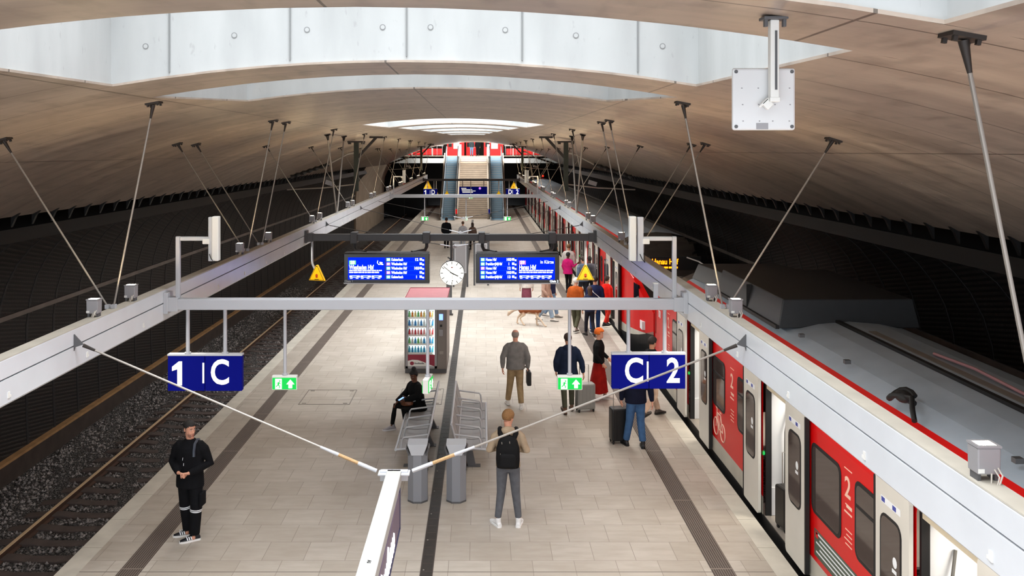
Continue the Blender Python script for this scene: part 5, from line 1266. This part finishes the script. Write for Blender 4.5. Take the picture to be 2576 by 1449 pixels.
def hb(t):
    BR = M('bag_brown', (92, 50, 26), .45, var=.3, vs=14); b = MB(); b.loft([[V((.02 + w*math.cos(a), -.24 + .13*math.sin(a), zz)) for a in (2*PI*i/14 for i in range(14))] for zz, w in ((.595, .15), (.63, .2), (.70, .17), (.72, .06))]); fin(b.build('bag', BR, t, smooth=True), .012, 3)
    b = MB(); b.tube([V((-.1, -.22, .7)), V((-.06, -.3, .78)), V((.1, -.3, .78)), V((.14, -.22, .7))], .010, 6); b.build('handle', BR, t)
worn('handbag', 'brown handbag on the lap of the seated person', 'handbag', p, hb)

WALK = lambda f=1: dict(l=((.10, -.12*f, .52), (.10, .10*f - .0, .10)), r=((-.10, -.02*f, .51), (-.10, .30*f, .16)))
def stride(a=.22, f=1):
    return dict(l=((.10, -.10*f, .53), (.10, -a*f - .02, .10)), r=((-.10, -.0, .52), (-.10, a*f + .10, .15)))
# ---- walking away along the train: grey jacket, navy coat
p, q = person('person in grey jacket and khaki trousers walking away with a black bag', 1.55, 20.15, PI + .05, 1.78, vox=.012, skin=SK1, hair=(150, 140, 130), hstyle='thin', head=(-.35, .1, 0), legs=dict(l=((.12, -.06, .53), (.16, -.22, .10)), r=((-.10, .02, .52), (-.12, .18, .11))), feet=dict(l=(.1, 0), r=(-.1, -.25)),
    arms=dict(l=((.30, .05, 1.18), (.30, .02, .92)), r=((-.29, .04, 1.17), (-.29, -.02, .90))), top=(128, 125, 122), topk=dict(ease=.04, hem=-.10, sl=.072), bottom=(160, 136, 102), botk=dict(hipr=.105, knee=.08, ankle=.065), shoe=(222, 220, 216), sole=(232, 230, 226), build=1.1)
def bag(t):
    b = MB(); b.box(-.36, -.26, -.16, .14, .52, .84); b.build('bag', BLACK, t, bevel=.02); b = MB(); b.tube([V((-.31, -.08, .83)), V((-.30, -.05, .90)), V((-.30, .03, .90)), V((-.31, .08, .83))], .010, 6); b.build('handle', BLACK, t)
worn('laptop_bag', 'black bag carried by the person in the grey jacket', 'bag', p, bag)
p, q = person('person in navy coat and olive trousers walking away with a grey suitcase', 2.72, 19.75, PI + .1, 1.78, vox=.012, skin=SK2, hair=(60, 44, 34), hstyle='short', head=(.1, .1, 0), legs=dict(l=((.10, .02, .52), (.10, .16, .12)), r=((-.10, -.08, .53), (-.12, -.16, .10))), feet=dict(l=(.1, -.3), r=(-.1, 0)),
    arms=dict(l=((.28, .04, 1.17), (.26, -.08, .93)), r=((-.30, .08, 1.16), (-.33, .12, .92))), top=(26, 36, 58), topk=dict(ease=.05, hem=-.16, sl=.075, flare=.02, hood=True, name='coat'), bottom=(72, 72, 58), botk=dict(hipr=.098, knee=.07, ankle=.056), shoe=(92, 60, 40), build=1.05)
def suitcase(name, label, x, y, rz, col, w=.42, d=.26, h=.60, handle=.4, z=0.0):
    t = thing(name, label, 'suitcase', (x, y, z), rz); m = M('case_' + label[:10].replace(' ', '_'), col, .4, .1)
    b = MB(); b.box(-w/2, w/2, -d/2, d/2, .06, .06 + h); b.build('shell', m, t, bevel=.035)
    b = MB()
    for k in range(5): b.box(-w*.4 + k*w*.2 - .01, -w*.4 + k*w*.2 + .01, -d/2 - .006, d/2 + .006, .12, h)
    b.build('ribs', m, t)
    for sx in (-1, 1):
        for sy in (-1, 1): b = MB(); b.cyl((sx*w*.4 - .012, sy*d*.35, .03), (sx*w*.4 + .012, sy*d*.35, .03), .03, 10); b.box(sx*w*.4 - .02, sx*w*.4 + .02, sy*d*.35 - .015, sy*d*.35 + .015, .03, .065); b.build('wheel', BLACK, t)
    b = MB(); b.tube([(-w*.25, d*.3, h + .05), (-w*.25, d*.3, h + .05 + handle), (w*.25, d*.3, h + .05 + handle), (w*.25, d*.3, h + .05)], .009, 6); b.build('handle', RODM, t)
    return t
suitcase('suitcase', 'grey ribbed suitcase rolling beside the person in the navy coat', 3.12, 19.85, .2, (128, 126, 122), h=.58)
# ---- orange hat, red skirt
p, q = person('person with orange hat, black top and long red skirt beside the sign reading C', 3.55, 20.75, 1.35, 1.68, vox=.012, skin=SK1, hair=(232, 110, 24), hstyle='hat', legs=dict(l=((.10, -.08, .52), (.10, -.17, .09)), r=((-.10, .06, .52), (-.10, .19, .10))), arms=dict(l=((.26, -.02, 1.18), (.22, -.22, 1.02)), r=((-.27, .04, 1.18), (-.25, -.12, .98))),
    top=(16, 15, 17), topk=dict(ease=.034, hem=.02, sl=.064, name='sweater'), bottom=(150, 22, 14), botk=dict(skirt=(.22, .33)), shoe=(170, 160, 152), sole=(210, 205, 200), build=.95)
# ---- jeans and dark jacket with black suitcase, in front of the sign reading 2
p, q = person('person in navy jacket and blue jeans with a black suitcase, below the right blue signs', 3.85, 17.45, PI + .1, 1.80, vox=.012, skin=SK1, hair=(48, 36, 30), hstyle='short', legs=dict(l=((.12, -.03, .52), (.17, -.12, .09)), r=((-.10, -.01, .51), (-.12, .08, .10))), arms=dict(l=((.28, .03, 1.17), (.28, -.06, .93)), r=((-.28, .06, 1.16), (-.30, .10, .92))),
    top=(20, 24, 44), topk=dict(ease=.04, hem=-.12, sl=.07), bottom=(66, 100, 142), botk=dict(hipr=.104, knee=.08, ankle=.068), shoe=(22, 22, 26), build=1.08)
suitcase('suitcase', 'tall black suitcase standing beside the jeans of the person below the signs', 3.55, 17.7, .15, (18, 18, 20), w=.36, h=.66)
# ---- black top, beige trousers, stepping to the open door
p, q = person('person in black top and beige trousers stepping towards the third open train door', 4.55, 19.4, PI/2 + .5, 1.78, vox=.012, skin=SK2, hair=(40, 30, 26), hstyle='short', head=(.2, .2, 0), legs=stride(.24), feet=dict(l=(0, 0), r=(0, -.35)), top=(22, 20, 22), topk=dict(ease=.035, hem=-.10, sl=.068), bottom=(196, 166, 146), botk=dict(hipr=.10, knee=.076, ankle=.062), shoe=(66, 56, 52))
# ---- group boarding beyond
p, q = person('person with white hair in rust orange jacket and olive trousers boarding the far train', 3.85, 28.6, PI - .5, 1.76, vox=.015, skin=SK1, hair=(214, 208, 202), hstyle='short', legs=stride(.18), top=(168, 78, 26), topk=dict(ease=.06, hem=-.12, sl=.08), bottom=(78, 76, 58), botk=dict(hipr=.1, knee=.078, ankle=.062), shoe=(196, 186, 178), fingers=False, build=1.1)
p, q = person('person in dark blue sweater and jeans walking beside the rust orange jacket', 4.45, 28.4, PI - .1, 1.84, vox=.015, skin=SK2, hair=(34, 28, 26), hstyle='short', legs=dict(l=((.10, .02, .52), (.10, .15, .11)), r=((-.10, -.06, .53), (-.10, -.14, .10))), top=(24, 32, 66), topk=dict(ease=.04, hem=-.08, sl=.07, name='sweater'), bottom=(42, 70, 118), botk=dict(hipr=.1, knee=.075, ankle=.06), shoe=(40, 48, 70), sole=(220, 220, 220), fingers=False, build=1.12)
def wbag(t):
    b = MB(); b.ball(V((-.16, .2, 1.02)), (.17, .10, .14), 14, 10); b.build('bag', M('bag_offwhite', (200, 202, 200), .7), t, smooth=True); b = MB(); b.tube([V((-.2, .18, 1.1)), V((.06, .20, 1.32)), V((.14, .06, 1.46))], .012, 6); b.build('strap', M('strap_white', (210, 210, 208), .6), t)
worn('shoulder_bag', 'off-white shoulder bag on the back of the person in the dark blue sweater', 'bag', p, wbag)
person('person with dark hair in navy top just in front of the dark blue sweater', 4.22, 27.9, PI + .2, 1.58, vox=.015, skin=SK2, hair=(66, 46, 34), hstyle='long', legs=stride(.12), top=(36, 40, 62), topk=dict(ease=.03, hem=-.1), bottom=(34, 34, 44), shoe=(40, 36, 36), fingers=False)
person('person in bright red jacket stepping into the first door of the far train', 4.98, 29.4, PI/2 + .6, 1.70, vox=.015, skin=SK2, hair=(52, 30, 24), hstyle='short', legs=stride(.1), top=(214, 26, 16), topk=dict(ease=.05, hem=-.14, sl=.075), bottom=(200, 40, 26), shoe=(40, 36, 36), fingers=False)
# ---- dog and its walker below the right display
p, q = person('person in dusty pink jacket and pale jeans walking the brown dog', 3.0, 30.3, 1.1, 1.70, vox=.014, skin=SK2, hair=(54, 40, 34), hstyle='short', legs=stride(.2), arms=dict(l=((.27, .02, 1.18), (.25, -.10, .95)), r=((-.27, .0, 1.18), (-.24, -.16, .98))), top=(176, 142, 126), topk=dict(ease=.05, hem=-.08, sl=.075, hood=True), bottom=(142, 160, 178), botk=dict(hipr=.1, knee=.085, ankle=.08), shoe=(222, 212, 204), fingers=False)
p2, q2 = person('person in navy jacket walking beside the dusty pink jacket below the right display', 3.25, 31.0, 1.2, 1.70, vox=.014, skin=SK2, hair=(36, 26, 24), hstyle='long', legs=stride(.16), top=(34, 38, 66), topk=dict(ease=.04, hem=-.06, sl=.07), bottom=(120, 144, 172), botk=dict(hipr=.1, knee=.08, ankle=.07), shoe=(200, 190, 180), fingers=False)
p3, q3 = person('person in white top and maroon skirt below the left half of the right display', 2.42, 32.2, PI, 1.66, vox=.015, skin=SK1, hair=(150, 120, 90), hstyle='long', legs=stride(.1), top=(226, 216, 208), topk=dict(ease=.05, hem=-.02, sl=.07, name='blouse'), bottom=(120, 62, 76), botk=dict(skirt=(.45, .2)), shoe=(120, 90, 84), fingers=False)
b = MB(); bd = lambda *a, **k: b.tube(*a, **k)
bd([(0, .42, .50), (0, .30, .53), (0, .05, .50), (0, -.2, .52), (0, -.36, .55)], [.06, .125, .115, .145, .10], 14)
bd([(0, -.30, .56), (0, -.46, .68), (0, -.52, .72)], [.095, .075, .07], 12); bd([(0, -.48, .73), (0, -.58, .73), (0, -.72, .68)], [.075, .07, .035], 12)
for s in (-1, 1):
    b.ball((s*.06, -.46, .74), (.02, .035, .06), 8, 6)
    bd([(s*.08, -.27, .52), (s*.08, -.24, .36), (s*.08, -.30 + .1*s, .2), (s*.08, -.36 + .16*s, .04)], [.065, .045, .03, .026], 10); b.ball((s*.08, -.39 + .16*s, .03), (.032, .05, .028), 8, 6)
    bd([(s*.08, .30, .50), (s*.09, .26 + .06*s, .36), (s*.09, .40 + .06*s, .24), (s*.09, .36 + .14*s, .04)], [.10, .065, .035, .028], 10); b.ball((s*.09, .33 + .14*s, .03), (.032, .05, .028), 8, 6)
DOGM = NT('dog_fur'); _x, _y, _z = DOGM.xyz(DOGM.obj()); DOGM.set(DOGM.b, 'Base Color', DOGM.mix(DOGM.ramp(DOGM.math('ADD', _z, DOGM.math('MULTIPLY', DOGM.noise(DOGM.obj(), 6.0), .25)), .50, .58), rgb((214, 190, 166)), rgb((128, 66, 28)))); DOGM.b.inputs['Roughness'].default_value = .9
dg = b.build('dog', DOGM.m, None, smooth=True); fin(dg, .016, 4); dg.location = (2.42, 29.6, 0); dg.rotation_euler = (0, 0, 1.25); tag(dg, 'brown and cream dog walking on a lead beside the dusty pink jacket', 'dog')
b = MB(); bd([(0, .42, .52), (0, .58, .50), (0, .74, .40), (0, .80, .28)], [.035, .06, .075, .03], 10); fin(b.build('tail', M('dog_tail', (206, 182, 160), .9, bump=.5), dg, smooth=True), .016, 2)
b = MB(); b.ball((0, -.735, .69), (.022, .018, .018), 8, 6); b.build('nose', BLACK, dg)
ld = thing('dog_lead', 'thin dark lead from the brown dog to its walker', 'lead', (2.1, 29.5, .7)); b = MB(); b.tube([(-.15, .02, -.02), (.35, .25, .05), (.72, .70, .22)], .008, 5); b.build('strap', BLACK, ld)
# ---- farther along the platform
person('person in magenta top and black leggings walking near the platform edge', 4.35, 36.3, PI - .6, 1.70, vox=.016, skin=SK3, hair=(24, 22, 22), hstyle='short', legs=stride(.08), arms=dict(r=((-.28, .02, 1.2), (-.36, -.15, 1.3)), l=((.26, .02, 1.18), (.24, -.1, .95))), top=(190, 24, 104), topk=dict(ease=.05, hem=-.18, flare=.02, name='tunic'), bottom=(18, 18, 20), botk=dict(hipr=.088, knee=.06, ankle=.045), shoe=(20, 20, 22), fingers=False)
person('person in pale grey coat beside the far train doors', 4.55, 38.0, PI - .3, 1.86, vox=.016, skin=SK2, hair=(110, 80, 50), hstyle='short', legs=stride(.1), top=(190, 184, 180), topk=dict(ease=.07, hem=-.3, flare=.03, sl=.08, name='coat'), bottom=(100, 104, 70), shoe=(60, 50, 44), fingers=False)
person('person in blue grey coat behind the white post of the yellow triangle', 4.72, 34.0, PI + .5, 1.80, vox=.016, skin=SK2, hair=(50, 36, 30), hstyle='short', legs=stride(.1), top=(92, 108, 128), topk=dict(ease=.07, hem=-.2, sl=.08, name='coat'), bottom=(44, 46, 56), shoe=(40, 36, 36), fingers=False, build=1.1)
person('person in dark grey jacket right of the white triangle post', 5.02, 34.4, PI + .2, 1.76, vox=.016, skin=SK3, hair=(30, 26, 24), hstyle='short', legs=stride(.1), top=(84, 82, 92), topk=dict(ease=.06, hem=-.12, sl=.08), bottom=(50, 48, 54), shoe=(40, 36, 36), fingers=False, build=1.1)
person('person all in black waiting at the far platform edge', 4.45, 45.0, .8, 1.80, vox=.018, skin=SK2, hair=(22, 20, 20), hstyle='short', top=(16, 15, 17), topk=dict(ease=.06, hem=-.25, sl=.08, name='coat'), bottom=(18, 18, 20), shoe=(20, 20, 20), fingers=False, build=1.1)
person('person in black with short hair walking to the left escalator', -1.37, 53.0, PI - .1, 1.86, vox=.018, skin=SK1, hair=(44, 26, 22), hstyle='short', legs=stride(.12), top=(16, 18, 24), topk=dict(ease=.05, hem=-.1, sl=.075), bottom=(14, 14, 18), shoe=(20, 20, 22), fingers=False, build=1.1)
person('person in pale grey top sitting on luggage before the stairs', -.35, 52.0, PI, 1.72, vox=.018, skin=SK1, hair=(96, 70, 54), hstyle='short', legs=stride(.1), top=(184, 186, 194), topk=dict(ease=.05), bottom=(176, 182, 192), shoe=(90, 90, 100), fingers=False)
person('person in brown coat next to the pale grey top before the stairs', .22, 52.3, PI + .3, 1.62, vox=.018, skin=SK2, hair=(60, 46, 40), hstyle='long', legs=stride(.1), top=(96, 78, 68), topk=dict(ease=.06, hem=-.2, name='coat'), bottom=(26, 24, 26), shoe=(30, 28, 28), fingers=False)
t = thing('pushchair', 'dark folding pushchair in front of the stairs', 'pushchair', (.95, 51.5, 0)); b = MB(); b.hexa([(-.25, -.3, .35), (.25, -.3, .35), (.25, .25, .3), (-.25, .25, .3), (-.25, -.35, .55), (.25, -.35, .55), (.25, .3, 1.05), (-.25, .3, 1.05)]); b.build('seat', M('push_dark', (64, 58, 58), .8), t, bevel=.03)
for s in (-1, 1):
    b = MB(); b.tube([(s*.26, -.4, .1), (s*.26, .3, .85), (s*.26, .45, 1.05)], .015, 6); b.build('frame', DGREY, t)
    for yy in (-.4, .35): b = MB(); b.cyl((s*.26 - .02, yy, .1), (s*.26 + .02, yy, .1), .1, 14); b.build('wheel', BLACK, t)
suitcase('suitcase', 'pale suitcase lying before the stairs next to the grey top', -.75, 51.6, 0, (190, 192, 198), h=.5, handle=.2)
suitcase('suitcase', 'black ribbed suitcase standing inside the second open train door', 5.56, 13.50, .2, (26, 22, 20), w=.42, d=.3, h=.62, handle=.5, z=.055)
person('person in teal top and jeans at the head of the stairs', -.25, 88.0, .2, 1.75, z=5.4, vox=.02, skin=SK2, hair=(30, 26, 24), hstyle='short', top=(50, 60, 64), bottom=(100, 130, 160), shoe=(40, 40, 44), fingers=False)
person('person in black at the head of the stairs, right of the teal top', .35, 88.3, -.2, 1.78, z=5.4, vox=.02, skin=SK2, hair=(24, 20, 20), hstyle='short', top=(14, 14, 16), topk=dict(hem=-.3, name='coat'), bottom=(16, 16, 18), shoe=(20, 20, 20), fingers=False)
# passengers inside the doorways
person('person in dark jacket standing inside the nearest open train door', 5.68, 8.42, 1.9, 1.78, z=.055, vox=.012, skin=SK2, hair=(196, 132, 70), hstyle='short', top=(18, 17, 18), topk=dict(ease=.04), bottom=(24, 24, 30), shoe=(30, 30, 30))
person('person in pale blue jacket inside the second open train door, holding the suitcase handle', 5.86, 13.14, -1.55, 1.72, z=.055, vox=.012, skin=SK2, hair=(60, 46, 40), hstyle='short', arms=dict(r=((-.26, -.05, 1.2), (-.25, -.28, 1.14)), l=((.26, .03, 1.17), (.25, -.05, .93))), top=(150, 162, 184), topk=dict(ease=.04), bottom=(150, 160, 180), shoe=(60, 56, 56))
# lettering: outlines to plain meshes
dgr = bpy.context.evaluated_depsgraph_get()
for o in [q for q in bpy.data.objects if q.type == 'FONT']:
    nm = o.name; me = bpy.data.meshes.new_from_object(o.evaluated_get(dgr)); o.name = 'old'
    n = bpy.data.objects.new(nm, me); COL.objects.link(n); n.parent = o.parent; n.location = o.location; n.rotation_euler = o.rotation_euler; n.scale = o.scale
    bpy.data.objects.remove(o)
for o in bpy.data.objects:
    if '_S' in o: del o['_S']
# ------------------------------------------------------------------ camera, world, view
sc = bpy.context.scene
F, CX, CY, H = 2200.0, 1212.0, 380.0, 5.9
cam = bpy.data.cameras.new('camera'); cam.sensor_fit = 'HORIZONTAL'; cam.sensor_width = 36.0; cam.lens = 36.0*F/2576
cam.shift_x = (2576/2 - CX)/2576; cam.shift_y = -(1449/2 - CY)/2576
cam.clip_start = .05; cam.clip_end = 400
co = bpy.data.objects.new('camera', cam); COL.objects.link(co); co.location = (.775, 0, H); co.rotation_euler = (PI/2, 0, 0); sc.camera = co
w = bpy.data.worlds.new('daylight_sky'); sc.world = w; w.use_nodes = True
bg = w.node_tree.nodes['Background']; bg.inputs[0].default_value = (.86, .92, 1.0, 1); bg.inputs[1].default_value = WORLD
vs = sc.view_settings
sc.display_settings.display_device = 'sRGB'; vs.view_transform = 'Standard'; vs.look = 'None'; vs.gamma = 1; vs.use_curve_mapping = False; vs.exposure = EXPO
